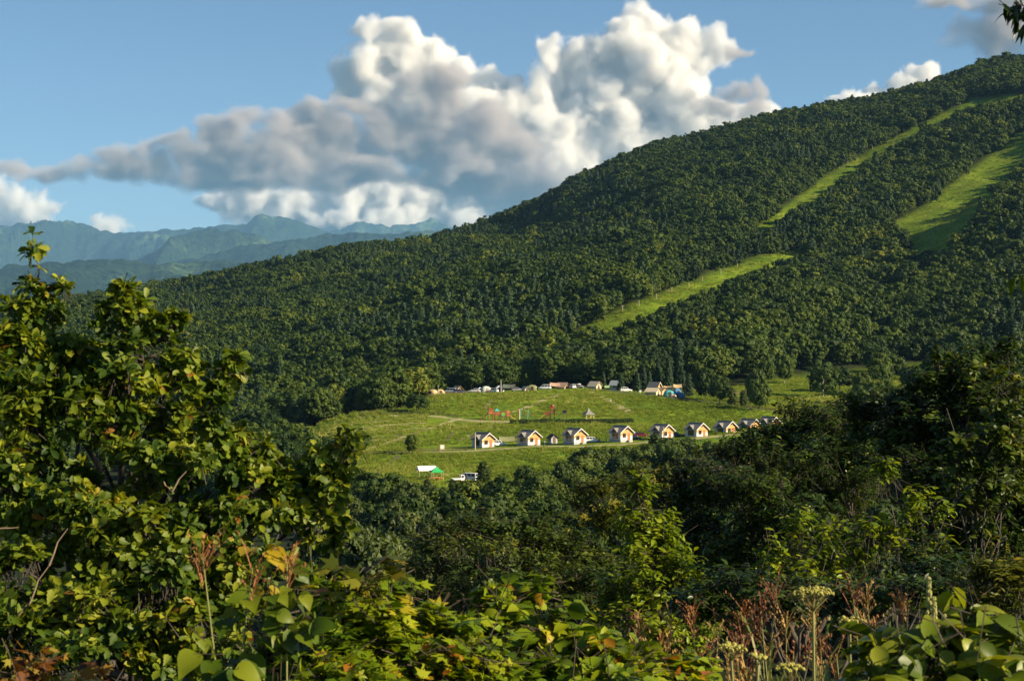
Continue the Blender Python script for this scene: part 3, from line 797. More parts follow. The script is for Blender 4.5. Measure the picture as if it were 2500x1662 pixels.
for i, (px, py, Y, rz, t) in enumerate(HOUSES):
    c = cot if i == 0 else copy_tree(cot)
    g = at_ground(px, Y + 3)
    c.location = (g.x, Y + 3, P(px, py, Y).z); c.rotation_euler = (0, 0, R(rz))
    tag(c, 'white and orange ' + t, 'cottage', 'cottages along the terrace')

# ------------------------------------------------------------------ vehicles
m_tyre = plain('tyre', (0.02,0.02,0.02), 0.9); m_rim = plain('rim', (0.45,0.45,0.46), 0.35, 0.6)
m_lamp_r = plain('red_lamp', (0.45,0.02,0.02), 0.3); m_lamp_w = plain('clear_lamp', (0.75,0.75,0.72), 0.2)
def paint(name, c): return plain(name, c, 0.25, 0.0, 0.04, 1.0, spec=0.6)
CARS = {'white': paint('white_paint', (0.80,0.80,0.78)), 'silver': paint('silver_blue_paint', (0.40,0.47,0.55)), 'black': paint('black_paint', (0.02,0.02,0.025)),
        'red': paint('dark_red_paint', (0.13,0.02,0.02)), 'grey': paint('grey_paint', (0.16,0.17,0.18)), 'navy': paint('navy_paint', (0.03,0.04,0.08))}
SHAPES = {  # length, width, belt height, roof height, (windscreen base x, roof front x, roof rear x, rear base x) from the rear
    'minivan': (4.7, 1.75, 1.0, 1.88, 3.95, 3.1, 0.25, 0.05), 'van': (4.8, 1.75, 1.15, 2.02, 4.55, 3.95, 0.15, 0.03), 'suv': (4.5, 1.8, 1.02, 1.74, 3.3, 2.55, 0.45, 0.08),
    'wagon': (4.4, 1.7, 0.95, 1.52, 3.2, 2.4, 0.5, 0.1), 'hatch': (3.6, 1.55, 0.98, 1.62, 2.95, 2.3, 0.3, 0.06)}
def car(name, label, kind, col, loc, rz, cat='car'):
    L, Wd, belt, top, wb, rfx, rrx, rb = SHAPES[kind]
    c = empty(name, loc, rz); w = Wd/2; m = CARS[col]
    g = Geo()
    low = [(-L/2, .42), (-L/2+.05, .28), (L/2-.08, .28), (L/2, .45), (L/2-.02, .72), (wb-L/2, belt+.02), (rb-L/2, belt+.02), (-L/2, belt-.2)]
    g.prism(low, 'y', -w, w); g.part('body', m, c, bevel=0.07, smooth=True)
    cb = 0.16
    b4 = [(rb-L/2, -w+.05, belt), (wb-L/2, -w+.05, belt), (wb-L/2, w-.05, belt), (rb-L/2, w-.05, belt)]
    t4 = [(rrx-L/2, -w+cb, top), (rfx-L/2, -w+cb, top), (rfx-L/2, w-cb, top), (rrx-L/2, w-cb, top)]
    Geo().poly(b4+t4, [(0,3,2,1),(4,5,6,7),(0,1,5,4),(1,2,6,5),(2,3,7,6),(3,0,4,7)]).part('cabin', m, c, bevel=0.05, smooth=True)
    def lerp(a, b_, t): return tuple(a[i]+(b_[i]-a[i])*t for i in range(3))
    def pane(p0, p1, q0, q1, push):
        pts = [lerp(lerp(p0,q0,.10), lerp(p1,q1,.10), .05), lerp(lerp(p0,q0,.10), lerp(p1,q1,.10), .95), lerp(lerp(p0,q0,.88), lerp(p1,q1,.88), .95), lerp(lerp(p0,q0,.88), lerp(p1,q1,.88), .05)]
        n = (Vector(pts[1])-Vector(pts[0])).cross(Vector(pts[3])-Vector(pts[0])).normalized()*push
        f = [tuple(Vector(p)+n) for p in pts]; bk = [tuple(Vector(p)-n) for p in pts]
        return Geo().poly(f+bk, [(0,1,2,3),(7,6,5,4),(0,4,5,1),(1,5,6,2),(2,6,7,3),(3,7,4,0)])
    pane(b4[1], b4[2], t4[1], t4[2], .03).part('windscreen', m_glass, c)
    pane(b4[3], b4[0], t4[3], t4[0], .03).part('rear_window', m_glass, c)
    for s, (i0, i1) in ((-1, (0, 1)), (1, (2, 3))):
        for u0, u1 in ((.04, .34), (.36, .66), (.68, .96)):
            pane(lerp(b4[i0], b4[i1], u0), lerp(b4[i0], b4[i1], u1), lerp(t4[i0], t4[i1], u0), lerp(t4[i0], t4[i1], u1), .025).part('side_window', m_glass, c)
        for x in (-L/2+.8, L/2-.85):
            wh = Geo().lathe([(0.0,-.11),(.30,-.11),(.325,-.07),(.325,.07),(.30,.11),(0.0,.11)], 14).part('wheel', m_tyre, c, loc=(x, s*(w-.09), .325), rot=(R(90),0,0))
            Geo().lathe([(0.0,-.122*s),(.19,-.12*s),(.20,-.10*s)], 12).part('rim', m_rim, wh)
        Geo().box(L/2-.1, L/2+.012, s*(w-.25)-.16, s*(w-.25)+.16, .62, .78).part('headlight', m_lamp_w, c)
        Geo().box(-L/2-.012, -L/2+.06, s*(w-.14)-.1, s*(w-.14)+.1, .75, 1.02).part('tail_light', m_lamp_r, c)
    return tag(c, label, cat, 'cars parked in the camp')
def on_plat(px, dY=6.0, sink=0.0):
    return at_ground(px, float(plateau_Y(px)) + dY, sink)
car('parked_car', 'silver blue minivan beside the tan ridge tent on the plateau', 'minivan', 'silver', on_plat(1100, 7), R(165), 'van')
car('parked_car', 'low dark navy car half under the tan ridge tent', 'wagon', 'navy', on_plat(1122, 4), R(10))
car('parked_car', 'white car left of the pale dome tent on the plateau', 'wagon', 'white', on_plat(1158, 5), R(170))
car('parked_car', 'black car tucked against the pale dome tent', 'suv', 'black', on_plat(1176, 9), R(40))
car('parked_car', 'white hatchback just left of the tall wooden pole on the plateau', 'hatch', 'white', on_plat(1205, 5), R(150))
car('parked_car', 'dark grey car under the grey green tarp right of the wooden pole', 'wagon', 'grey', on_plat(1262, 8), R(20))
car('parked_car', 'white minivan in the middle of the plateau, left of the pink tarps', 'minivan', 'white', on_plat(1330, 7), R(172), 'van')
car('parked_car', 'white car with raised tailgate between pink tarps and canvas tent', 'hatch', 'white', on_plat(1396, 7), R(120))
car('parked_car', 'black car right of the white hatchback near the canvas ridge tent', 'suv', 'black', on_plat(1413, 10), R(30))
car('parked_car', 'white off-road car beside the dark fir in front of the grey roofed shelter', 'suv', 'white', at_ground(1528, 716), R(12))
car('parked_car', 'white off-road car right of the first cottage beside the olive tarp', 'suv', 'white', at_ground(1217, 560), R(20))
car('parked_car', 'white off-road car standing right of the third cottage', 'suv', 'white', at_ground(1446, 561), R(12))
car('parked_car', 'black car right of the fourth cottage', 'wagon', 'black', at_ground(1546, 565), R(12))
car('parked_car', 'dark red car right of the fourth cottage, behind the black one', 'wagon', 'red', at_ground(1566, 572), R(8))
car('parked_car', 'black low car between the fifth and sixth cottage', 'wagon', 'black', at_ground(1650, 572), R(8))
car('parked_van', 'white high roofed van beside the small conifer on the lower meadow', 'van', 'white', at_ground(1147, 484), R(145), 'van')
# small white truck
tk = empty('light_truck', at_ground(1118, 483), R(25))
Geo().prism([(0.55,.35),(1.6,.35),(1.65,.9),(1.45,1.75),(0.55,1.78)], 'y', -.7, .7).part('cab', CARS['white'], tk, bevel=.05)
Geo().box(-1.65, .5, -.72, .72, .55, .64).box(-1.65, .5, -.72, -.68, .64, .95).box(-1.65, .5, .68, .72, .64, .95).box(-1.65, -1.6, -.68, .68, .64, .95).part('load_bed', CARS['white'], tk)
Geo().prism([(1.52,1.0),(1.635,1.0),(1.48,1.66),(1.42,1.66)], 'y', -.62, .62).part('windscreen', m_glass, tk)
for s in (-1, 1):
    Geo().box(.7, 1.35, s*.705-.01, s*.705+.01, 1.05, 1.6).part('side_window', m_glass, tk)
    for x in (-1.05, 1.0):
        Geo().lathe([(0,-.09),(.25,-.09),(.27,0),(.25,.09),(0,.09)], 12).part('wheel', m_tyre, tk, loc=(x, s*.6, .27), rot=(R(90),0,0))
tag(tk, 'small white open truck left of the high roofed van', 'truck')

# ------------------------------------------------------------------ tents, tarps, canopies
def fabric(name, c): return plain(name, c, 0.8, 0, 0.08, 2.5)
m_tan, m_pinkish, m_olive = fabric('tan_canvas', (0.52,0.37,0.19)), fabric('dusty_pink_canvas', (0.42,0.27,0.20)), fabric('olive_canvas', (0.20,0.21,0.09))
m_teal, m_blue, m_mint = fabric('teal_nylon', (0.05,0.33,0.34)), fabric('blue_nylon', (0.05,0.19,0.38)), fabric('pale_mint_nylon', (0.42,0.50,0.45))
m_whitefab, m_green, m_dkgreen = fabric('white_canopy_cloth', (0.78,0.79,0.80)), fabric('bright_green_canopy_cloth', (0.02,0.42,0.12)), fabric('grey_green_tarp', (0.11,0.13,0.10))
m_cream = fabric('cream_canvas', (0.60,0.50,0.34))
def dome_tent(label, mat, loc, rz, w=3.6, d=3.0, h=1.9, door=None):
    t = empty('dome_tent', loc, rz)
    V_, F_ = [], []; n, rws = 16, 6
    for i in range(rws+1):
        a = math.pi/2*i/rws
        for k in range(n):
            th = 2*math.pi*k/n; sq = (abs(math.cos(th))**4 + abs(math.sin(th))**4) ** -0.25
            rr = math.cos(a)**0.8 * sq
            V_.append((w/2*rr*math.cos(th), d/2*rr*math.sin(th), h*math.sin(a)))
    for i in range(rws):
        for k in range(n): F_.append((i*n+k, i*n+(k+1)%n, (i+1)*n+(k+1)%n, (i+1)*n+k))
    g = Geo().poly(V_, F_); g.part('tent_shell', mat, t, smooth=True)
    g = Geo()
    for s in (-1, 1):
        g.tube([(w/2*math.cos(a)*.74, s*d/2*math.cos(a)*.74, h*math.sin(a)+.02) if a < math.pi else (0,0,0) for a in [math.pi*k/12 for k in range(13)]], [.03]*13, 4)
    g.part('tent_pole', m_conc, t)
    dz = Geo().prism([(-.6,0),(.6,0),(.45,h*.62),(0,h*.74),(-.45,h*.62)], 'y', -d/2*1.0, -d/2+.5).part('doorway', door or m_dark_wood, t)
    return tag(t, label, 'tent', 'tents in the camp')
def ridge_tent(label, mat, loc, rz, w=3.4, L=4.2, wall=1.0, h=2.6):
    t = empty('ridge_tent', loc, rz); w, L, wall, h = w*.82, L*.82, wall*.85, h*.84
    Geo().box(-w/2, w/2, -L/2, L/2, 0, wall).part('tent_wall', mat, t)
    Geo().prism([(-w/2,wall),(w/2,wall),(0,h-.06)], 'y', -L/2+.01, L/2-.01).part('tent_gable', mat, t)
    for s in (-1, 1):
        Geo().prism([(0,h+.03),(s*(w/2+.55),wall-.3),(s*(w/2+.55),wall-.34),(0,h-.03)], 'y', -L/2-.5, L/2+.3).part('fly_sheet', mat, t)
    Geo().prism([(-.7,0),(.7,0),(.1,h*.72),(-.1,h*.72)], 'y', -L/2-.012, -L/2+.1).part('doorway', m_dark_wood, t)
    for y in (-L/2-.45, L/2+.25): Geo().tube([(0,y,0),(0,y,h)], [.035,.035], 6).part('tent_pole', m_pole, t)
    return tag(t, label, 'tent', 'tents in the camp')
def tarp(label, mat, loc, rz, w=4.5, d=3.6, h=2.2):
    t = empty('tarp_shelter', loc, rz)
    V_, F_ = [], []; n = 6
    for i in range(n+1):
        for j in range(n+1):
            u, v_ = i/n*2-1, j/n*2-1
            V_.append((u*w/2, v_*d/2, h - 0.95*abs(u)**1.3 - .35*(1-abs(v_))*abs(u) + .18*v_*v_ - .25*abs(u*v_)))
    m_ = len(V_); V_ += [(x, y, z-.03) for x, y, z in V_]
    for i in range(n):
        for j in range(n):
            a_ = i*(n+1)+j; F_ += [(a_, a_+n+1, a_+n+2, a_+1), (m_+a_, m_+a_+1, m_+a_+n+2, m_+a_+n+1)]
    Geo().poly(V_, F_).part('tarp_sheet', mat, t, smooth=True)
    for y in (-d/2, d/2): Geo().tube([(0,y,-.3),(0,y,h+.2)], [.03,.03], 6).part('tarp_pole', m_pole, t)
    for x in (-w/2, w/2):
        for y in (-d/2, d/2): Geo().tube([(x*.97,y*.97,h-1.1),(x*1.25,y*1.2,-.2)], [.012,.012], 4).part('guy_line', m_pole, t)
    return tag(t, label, 'tarp', 'tarps in the camp')
dome_tent('tan dome tent at the left end of the plateau', m_tan, on_plat(1056, 4), R(-30), 4.0, 3.4, 2.0)
dome_tent('second tan dome tent, just right of the lamp pole at the plateau corner', m_tan, on_plat(1074, 7), R(20), 3.4, 3.0, 1.6)
ridge_tent('tan ridge tent with a high open front beside the silver blue van', m_tan, on_plat(1117, 11), R(35), 3.2, 3.4, 1.2, 3.0)
dome_tent('pale mint rounded dome tent in the middle of the plateau row', m_mint, on_plat(1186, 8), R(25), 4.4, 3.6, 2.3, m_pinkish)
dome_tent('cream white tent behind the white hatchback by the wooden pole', m_whitefab, on_plat(1219, 11), R(10), 3.4, 3.0, 2.1)
tarp('grey green tarp shelter just right of the tall wooden pole', m_dkgreen, on_plat(1243, 9), R(80), 5.0, 4.4, 2.5)
ridge_tent('small cream ridge tent between two dark tarps on the plateau', m_cream, on_plat(1283, 8), R(30), 2.4, 2.8, .7, 2.0)
dome_tent('olive dome tent left of the white minivan', m_olive, on_plat(1299, 9), R(0), 4.6, 3.4, 2.0)
tarp('left one of the two dusty pink tarps right of the white minivan', m_pinkish, on_plat(1355, 9), R(100), 4.2, 4.0, 2.3)
ridge_tent('right one of the dusty pink shelters, peaked, near the white hatchback', m_pinkish, on_plat(1373, 8), R(60), 3.8, 4.0, 1.0, 2.7)
ridge_tent('cream canvas ridge tent with a broad roof at the right end of the plateau', m_cream, at_ground(1452, 714), R(50), 4.0, 4.6, 1.5, 3.4)
tarp('olive tarp pitched low beside the white off-road car, right of the first cottage', m_olive, at_ground(1236, 566), R(100), 4.4, 4.8, 2.2)
dome_tent('teal dome tent among the pines at the right of the camp', m_teal, at_ground(1633, 702), R(10), 4.2, 3.6, 2.3)
dome_tent('blue dome tent, lower right of the teal one', m_blue, at_ground(1656, 694), R(-20), 5.0, 3.8, 2.2)
dome_tent('navy dome tent behind the blue one under the pines', m_blue, at_ground(1652, 720), R(30), 3.6, 3.2, 2.4)
dome_tent('small cream tent wedged between the teal and blue dome tents', m_cream, at_ground(1643, 690), R(15), 2.6, 2.4, 1.5)
tarp('orange tan tarp roof behind the teal tent under the pines', m_tan, at_ground(1632, 716), R(70), 4.0, 3.6, 3.2)
tarp('tan tarp roof behind the blue tent under the pines', m_tan, at_ground(1654, 732), R(90), 3.6, 3.2, 3.6)
ridge_tent('large cream canvas tent at the left of the right hand tent cluster', m_cream, at_ground(1594, 704), R(60), 4.6, 5.4, 1.8, 3.2)
ridge_tent('tan canvas tent with a tall wall left of the teal dome tent', m_tan, at_ground(1615, 708), R(40), 4.2, 4.6, 1.8, 3.4)
def canopy(label, mat, loc, rz, w, d, h, rise, gable):
    t = empty('event_canopy', loc, rz)
    nx = 3 if gable else 2
    for i in range(nx):
        for y in (-d/2, d/2):
            x = -w/2 + w*i/(nx-1)
            Geo().tube([(x,y,-.4),(x,y,h)], [.04,.04], 6).part('leg', m_conc, t)
    if gable:
        for s in (-1, 1):
            Geo().prism([(0,h+rise+.03),(s*(d/2+.1),h),(s*(d/2+.1),h-.05),(0,h+rise-.03)], 'x', -w/2-.1, w/2+.1).part('roof_sheet', mat, t)
        for s in (-1, 1):
            Geo().prism([(-d/2,h),(d/2,h),(0,h+rise-.04)], 'x', s*w/2-.01, s*w/2+.01).part('gable_sheet', mat, t)
    else:
        a_ = [(-w/2,-d/2,h),(w/2,-d/2,h),(w/2,d/2,h),(-w/2,d/2,h)]
        mid = [(x*.45,y*.45,h+rise*.42) for x, y, z in a_]
        Geo().poly(a_+mid+[(0,0,h+rise)], [(0,1,5,4),(1,2,6,5),(2,3,7,6),(3,0,4,7),(4,5,8),(5,6,8),(6,7,8),(7,4,8)]).part('roof_sheet', mat, t)
        for i in range(4):
            p, q_ = a_[i], a_[(i+1)%4]
            Geo().poly([p, q_, (q_[0],q_[1],h-.28), (p[0],p[1],h-.28)], [(0,1,2,3)]).part('valance', mat, t)
    return tag(t, label, 'canopy')
canopy('white gabled event canopy on the lower meadow', m_whitefab, at_ground(1041, 489), R(18), 4.6, 3.4, 2.1, 1.1, True)
canopy('bright green peaked canopy right behind the white canopy', m_green, at_ground(1066, 487), R(12), 3.0, 3.0, 2.1, 1.15, False)
m_tab = plain('orange_table', (0.62, 0.25, 0.07), 0.6)
for k, (px, Y, t) in enumerate(((1056,484.5,'under the white canopy'),(1066,485,'left under the green canopy'),(1075,484.5,'right of the green canopy leg'))):
    tb = empty('folding_table', at_ground(px, Y), R(10+20*k))
    Geo().box(-.9,.9,-.38,.38,.68,.74).part('table_top', m_tab, tb)
    for x in (-.8,.8):
        for y in (-.3,.3): Geo().box(x-.03,x+.03,y-.03,y+.03,-.2,.68).part('leg', m_tab, tb)
    tag(tb, 'orange folding table ' + t, 'table', 'orange tables by the canopies')

# ------------------------------------------------------------------ playground
m_pred, m_porange, m_pyel, m_pgreen, m_pteal = [plain(n, c, 0.45, 0, 0.08) for n, c in (('red_plastic',(0.28,0.055,0.03)),('orange_panel',(0.44,0.14,0.05)),('yellow_plastic',(0.68,0.42,0.05)),('green_plastic',(0.16,0.42,0.06)),('teal_metal',(0.08,0.38,0.36)))]
def slide(parent, x0, z0, x1, mat, y=0, w=.7):
    pts = [(x0, z0), (x0+(x1-x0)*.12, z0), (x0+(x1-x0)*.85, .25), (x1, .15)]
    o = Geo()
    up = [(a, b_) for a, b_ in pts]; dn = [(a, b_-.08) for a, b_ in reversed(pts)]
    o.prism(up+dn, 'y', y-w/2, y+w/2); s_ = o.part('slide', mat, parent)
    for s in (-1, 1):
        g = Geo(); g.prism([(a, b_+.25) for a, b_ in pts] + [(a, b_) for a, b_ in reversed(pts)], 'y', y+s*w/2-.03, y+s*w/2+.03); g.part('slide_rim', mat, s_)
def tower(parent, x, y, w, zf, h, panel, roof=None, post=None):
    for sx in (-1, 1):
        for sy in (-1, 1): Geo().box(x+sx*w/2-.07, x+sx*w/2+.07, y+sy*w/2-.07, y+sy*w/2+.07, -.3, h).part('post', post or m_post, parent)
    Geo().box(x-w/2, x+w/2, y-w/2, y+w/2, zf-.1, zf).part('platform', m_post, parent)
    for sy in (-1, 1): Geo().box(x-w/2+.05, x+w/2-.05, y+sy*w/2-.03, y+sy*w/2+.03, zf+.1, zf+1.0).part('panel', panel, parent)
    if roof:
        a_ = w/2+.2
        Geo().poly([(x-a_,y-a_,h),(x+a_,y-a_,h),(x+a_,y+a_,h),(x-a_,y+a_,h),(x,y,h+.9)], [(0,1,4),(1,2,4),(2,3,4),(3,0,4),(3,2,1,0)]).part('roof', roof, parent)
pf = empty('play_structure', at_ground(1212, 622), R(8))
slide(pf, -2.6, 1.9, -5.1, m_pred, 0)
tower(pf, -1.9, 0, 1.4, 1.9, 3.2, m_porange, m_pred, m_porange)
tower(pf, 0.2, 0.3, 1.4, 1.5, 2.9, m_porange, m_pteal, m_pred)
tower(pf, 2.2, 0, 1.3, 1.3, 2.5, m_pgreen, None, m_post)
tower(pf, 3.9, .2, 1.2, 1.1, 2.3, m_porange, m_porange, m_post)
Geo().box(-1.2,-.5,-.5,.7,1.6,1.7).box(.9,1.55,-.4,.7,1.3,1.4).box(2.85,3.3,-.4,.6,1.1,1.2).part('bridge_deck', m_post, pf)
for y in (-.55, .75): Geo().box(-1.2, 3.3, y-.04, y+.04, 2.1, 2.5).part('bridge_rail', m_porange, pf)
slide(pf, 4.5, 1.1, 6.2, m_pyel, .2, .6)
Geo().box(-3.4,-3.3,-1.4,-1.3,-.2,1.6).box(-2.4,-2.3,-1.4,-1.3,-.2,1.6).box(-3.4,-2.3,-1.4,-1.3,1.5,1.6).part('climbing_frame', m_pgreen, pf)
tag(pf, 'orange and red climbing structure with a red slide at its left end', 'playground')
sw = empty('swing_frame', at_ground(1281, 625), R(70))
for y in (-1.3, 1.3):
    for s in (-1, 1): Geo().tube([(s*1.1,y,-.2),(0,y,2.9)], [.06,.06], 6).part('leg', m_pteal, sw)
Geo().tube([(0,-1.45,2.9),(0,1.45,2.9)], [.06,.06], 6).part('crossbar', m_pteal, sw)
for y in (-.6, .6):
    st = Geo().box(-.15,.15,y-.22,y+.22,.5,.55).part('seat', m_dark_wood, sw)
    Geo().tube([(0,y-.2,.55),(0,y-.2,2.9)], [.015,.015], 4).tube([(0,y+.2,.55),(0,y+.2,2.9)], [.015,.015], 4).part('chain', m_rim, st)
tag(sw, 'teal A-frame swing between the two climbing structures', 'swing')
p2 = empty('play_structure', at_ground(1340, 624), R(-8))
slide(p2, -1.2, 1.5, -3.3, m_pyel, -.4, .8)
tower(p2, -.5, 0, 1.4, 1.5, 2.7, m_porange, None, m_porange)
tower(p2, 1.1, .3, 1.4, 2.0, 3.6, m_porange, m_pred, m_dark_wood)
Geo().lathe([(0,.0),(.45,.12),(.62,.45),(.45,.8),(0,.95)], 10, (1.1,.3,4.0)).part('globe_climber', m_pred, p2)
slide(p2, 4.6, 2.2, 2.0, m_pgreen, .3, .8)
tower(p2, 5.2, .3, 1.2, 2.1, 3.2, m_dark_wood, None, m_post)
Geo().lathe([(.5,-.05),(.55,.0),(.5,.05)], 14, (1.9,-.5,1.2)).part('ring', m_pyel, p2)
tag(p2, 'smaller climbing structure with yellow slide, green slide and red top', 'playground')
pav = empty('pavilion', at_ground(1437, 622), R(20))
for sx in (-1, 1):
    for sy in (-1, 1): Geo().box(sx*1.3-.1, sx*1.3+.1, sy*1.3-.1, sy*1.3+.1, -.4, 2.0).part('post', m_pole, pav)
Geo().poly([(-1.8,-1.8,1.9),(1.8,-1.8,1.9),(1.8,1.8,1.9),(-1.8,1.8,1.9),(-.5,-.5,3.0),(.5,-.5,3.0),(.5,.5,3.0),(-.5,.5,3.0),(0,0,4.1)], [(0,1,5,4),(1,2,6,5),(2,3,7,6),(3,0,4,7),(4,5,8),(5,6,8),(6,7,8),(7,4,8),(3,2,1,0)]).part('roof', m_roof, pav)
Geo().box(-.9,.9,-.25,.15,.4,.48).part('bench', m_pole, pav)
Geo().box(-1.9,1.9,-1.9,1.9,-.5,-.02).part('base_slab', m_plinth, pav)
tag(pav, 'small open pavilion with a pointed grey roof above the hedge', 'pavilion')

# ------------------------------------------------------------------ huts, poles, signs
def hut(name, label, loc, rz, w, L, eave, rise, wallm, roofm, over=.4):
    h = empty(name, loc, rz)
    Geo().box(-w/2,w/2,-L/2,L/2,-.5,eave).part('wall', wallm, h)
    Geo().prism([(-w/2,eave),(w/2,eave),(0,eave+rise-.05)], 'y', -L/2+.01, L/2-.01).part('gable', wallm, h)
    for s in (-1, 1): Geo().prism([(0,eave+rise+.05),(s*(w/2+over),eave-over*rise/w*2+.05),(s*(w/2+over),eave-over*rise/w*2-.06),(0,eave+rise-.06)], 'y', -L/2-over, L/2+over).part('roof_slope', roofm, h)
    Geo().box(-.45,.45,-L/2-.03,-L/2+.02,-.1,1.95).part('door', m_frame, h)
    wn_ = Geo().box(-w/2-.03,-w/2+.02,-.6,.6,.9,1.9).part('window', m_frame, h)
    Geo().box(-w/2-.045,-w/2-.02,-.52,.52,.98,1.82).part('pane', m_glass, wn_)
    return tag(h, label, 'hut')
m_paleroof = plain('pale_blue_roof', (0.45, 0.52, 0.55), 0.5); m_greyblue = plain('grey_blue_wall', (0.33, 0.36, 0.38), 0.8); m_silver_roof = plain('silver_grey_roof', (0.40,0.43,0.44), 0.45)
hut('garden_hut', 'small dark roofed hut with a pale door between second and third cottage', at_ground(1349, 566), R(30), 2.2, 2.0, 1.8, .9, m_greyblue, m_dark_wood)
hut('shelter', 'grey building with a silver gabled roof behind the white off-road car', at_ground(1504, 742), R(60), 3.0, 3.8, 2.3, 1.5, m_greyblue, m_silver_roof)
hut('farm_hut', 'tiny pale hut with a light blue roof among the valley trees at the left', Vector((P(706, 1100, 560).x, 560, P(706, 1103, 560).z)), R(40), 4.2, 4.6, 2.2, 2.4, m_cream, m_paleroof)
lodge = empty('timber_lodge', at_ground(1598, 730), R(55)); lodge.scale = (.66, .66, .72)
Geo().box(-2.6,2.6,-3,3,-.5,2.6).part('wall', m_wood, lodge)
Geo().prism([(-2.6,2.6),(2.6,2.6),(0,5.2)], 'y', -2.99, 2.99).part('gable', m_wood, lodge)
for s in (-1, 1):
    Geo().prism([(0,5.5),(s*3.5,1.9),(s*3.5,1.75),(0,5.3)], 'y', -3.9, 3.7).part('roof_slope', m_roof, lodge)
    Geo().prism([(0,5.55),(s*3.55,1.92),(s*3.55,1.5),(0,5.0)], 'y', -3.97, -3.9).part('barge_board', m_cream, lodge)
wn_ = Geo().box(-1.2,1.2,-3.05,-2.98,.6,2.2).part('window', m_frame, lodge); Geo().box(-1.1,1.1,-3.07,-3.03,.7,2.1).part('pane', m_glass, wn_)
tag(lodge, 'timber lodge with a steep gable and pale barge boards above the tents', 'lodge')
def pole(label, loc, h, r, mat, cat='pole', arm=False, name='utility_pole'):
    p = empty(name, loc)
    Geo().tube([(0,0,-.5),(0,0,h*.5),(0,0,h)], [r*1.15, r, r*.8], 8).part('shaft', mat, p)
    Geo().lathe([(0,.06),(r*1.1,.03),(r*1.1,-.1),(r*.8,-.12)], 8, (0,0,h)).part('cap', m_conc, p)
    if arm: Geo().box(-.7,.7,-.06,.06,h-.7,h-.55).part('cross_arm', m_post, p)
    return tag(p, label, cat)
pole('tall pale wooden pole standing among the cars on the plateau', on_plat(1223, 1), 4.6, .16, m_conc)
pole('slim lamp pole at the left corner of the plateau', on_plat(1070, 1), 3.2, .07, m_conc)
pole('utility pole in front of the first cottage', at_ground(1160, 551), 5.0, .15, m_conc, arm=False)
pole('thin pale pole at the sunny wall of the fifth cottage', at_ground(1620, 555), 4.0, .12, m_pole)
pole('yellow timber pole beside the teal swing', at_ground(1268, 623), 3.4, .2, m_pole)
pole('bright timber pole by the road fence left of the dark round tree', at_ground(1830, 656), 4.4, .2, m_pole)
pole('short pale post on the rough grass of the right meadow', at_ground(1963, 640), 1.8, .14, m_conc)
pole('thin grey pole beside the road, right of the blue tents', at_ground(1673, 690), 3.4, .08, m_conc)
pole('short white marker post on the path below the plateau', at_ground(1491, 672), 1.1, .1, m_whitefab)
pole('short pale post beside the small garden hut', at_ground(1330, 560), 1.2, .11, m_whitefab)
sg = empty('notice_board', at_ground(1080, 553), R(8))
for x in (-.62, .62): Geo().box(x-.09,x+.09,-.08,.08,-.4,1.75).part('post', m_pole, sg)
Geo().box(-.52,.52,-.04,.04,.35,1.65).part('board', m_whitefab, sg)
tag(sg, 'white notice board on two timber posts beside the lower track', 'sign')
sg = empty('green_sign', at_ground(1482, 722), R(5))
for x in (-.8,.8): Geo().box(x-.05,x+.05,-.05,.05,-.2,1.2).part('post', m_post, sg)
Geo().box(-1,1,-.03,.03,.9,1.8).part('board', plain('pale_green_sign', (0.35,0.52,0.22), .6), sg)
tag(sg, 'pale green sign board left of the grey roofed shelter', 'sign')
rs = empty('round_mirror', at_ground(1563, 690), R(0))
Geo().tube([(0,0,-.3),(0,0,1.2)], [.05,.05], 6).part('post', m_conc, rs)
Geo().lathe([(0,.06),(.42,.04),(.45,0),(.42,-.04),(0,-.06)], 14).part('disc', m_whitefab, rs, loc=(0,0,1.5), rot=(R(90),0,0))
tag(rs, 'round white roadside disc on a post by the road fence', 'sign')

# ------------------------------------------------------------------ fences: posts and rails following the ground
post_me = Geo().box(-.09,.09,-.09,.09,-.3,1.05).mesh('post', m_post)
def fence(label, line, gap=2.6, y0=470., y1=1000., pts=None):
    if pts is None: pts = [on_ground(px, py, y0, y1) for px, py in line]
    P_ = []
    for a_, c_ in zip(pts[:-1], pts[1:]):
        n = max(1, int((c_-a_).length/gap))
        for k in range(n):
            q_ = a_.lerp(c_, k/n); P_.append(Vector((q_.x, q_.y, float(ground_z(q_.x, q_.y)))))
    P_.append(pts[-1])
    f = empty('timber_fence', P_[0])
    for q_ in P_: link('post', post_me, f, q_ - P_[0])
    for hh in (.45, .85):
        for i, (a_, c_) in enumerate(zip(P_[:-1], P_[1:])):
            a0, c0 = a_ - P_[0], c_ - P_[0]
            n = Vector((-(c0-a0).y, (c0-a0).x, 0)).normalized()*.035
            v8 = [a0-n+Vector((0,0,hh-.06)), a0+n+Vector((0,0,hh-.06)), a0+n+Vector((0,0,hh+.06)), a0-n+Vector((0,0,hh+.06))]
            w8 = [q_ + (c0-a0) for q_ in v8]
            Geo().poly(v8+w8, [(0,1,2,3),(7,6,5,4),(0,4,5,1),(1,5,6,2),(2,6,7,3),(3,7,4,0)]).part('rail', m_post, f)
    return tag(f, label, 'fence')
fence('dark timber fence in front of the cars along the left plateau edge', None, 3.4, pts=[on_plat(px, 0.5) for px in (1046, 1090, 1140, 1200)])
fence('dark timber fence following the road down the right side of the camp', None, 3.0, pts=[at_ground(px, float(plateau_Y(px))+.5) for px in (1455, 1500, 1550, 1600, 1650, 1700, 1750, 1800, 1850, 1890)])
fence('dark timber fence along the crest of the left meadow spur', None, 3.2, pts=[at_ground(px, Y) for px, Y in ((880,642),(940,642),(1000,640),(1060,636),(1100,632),(1118,626))])
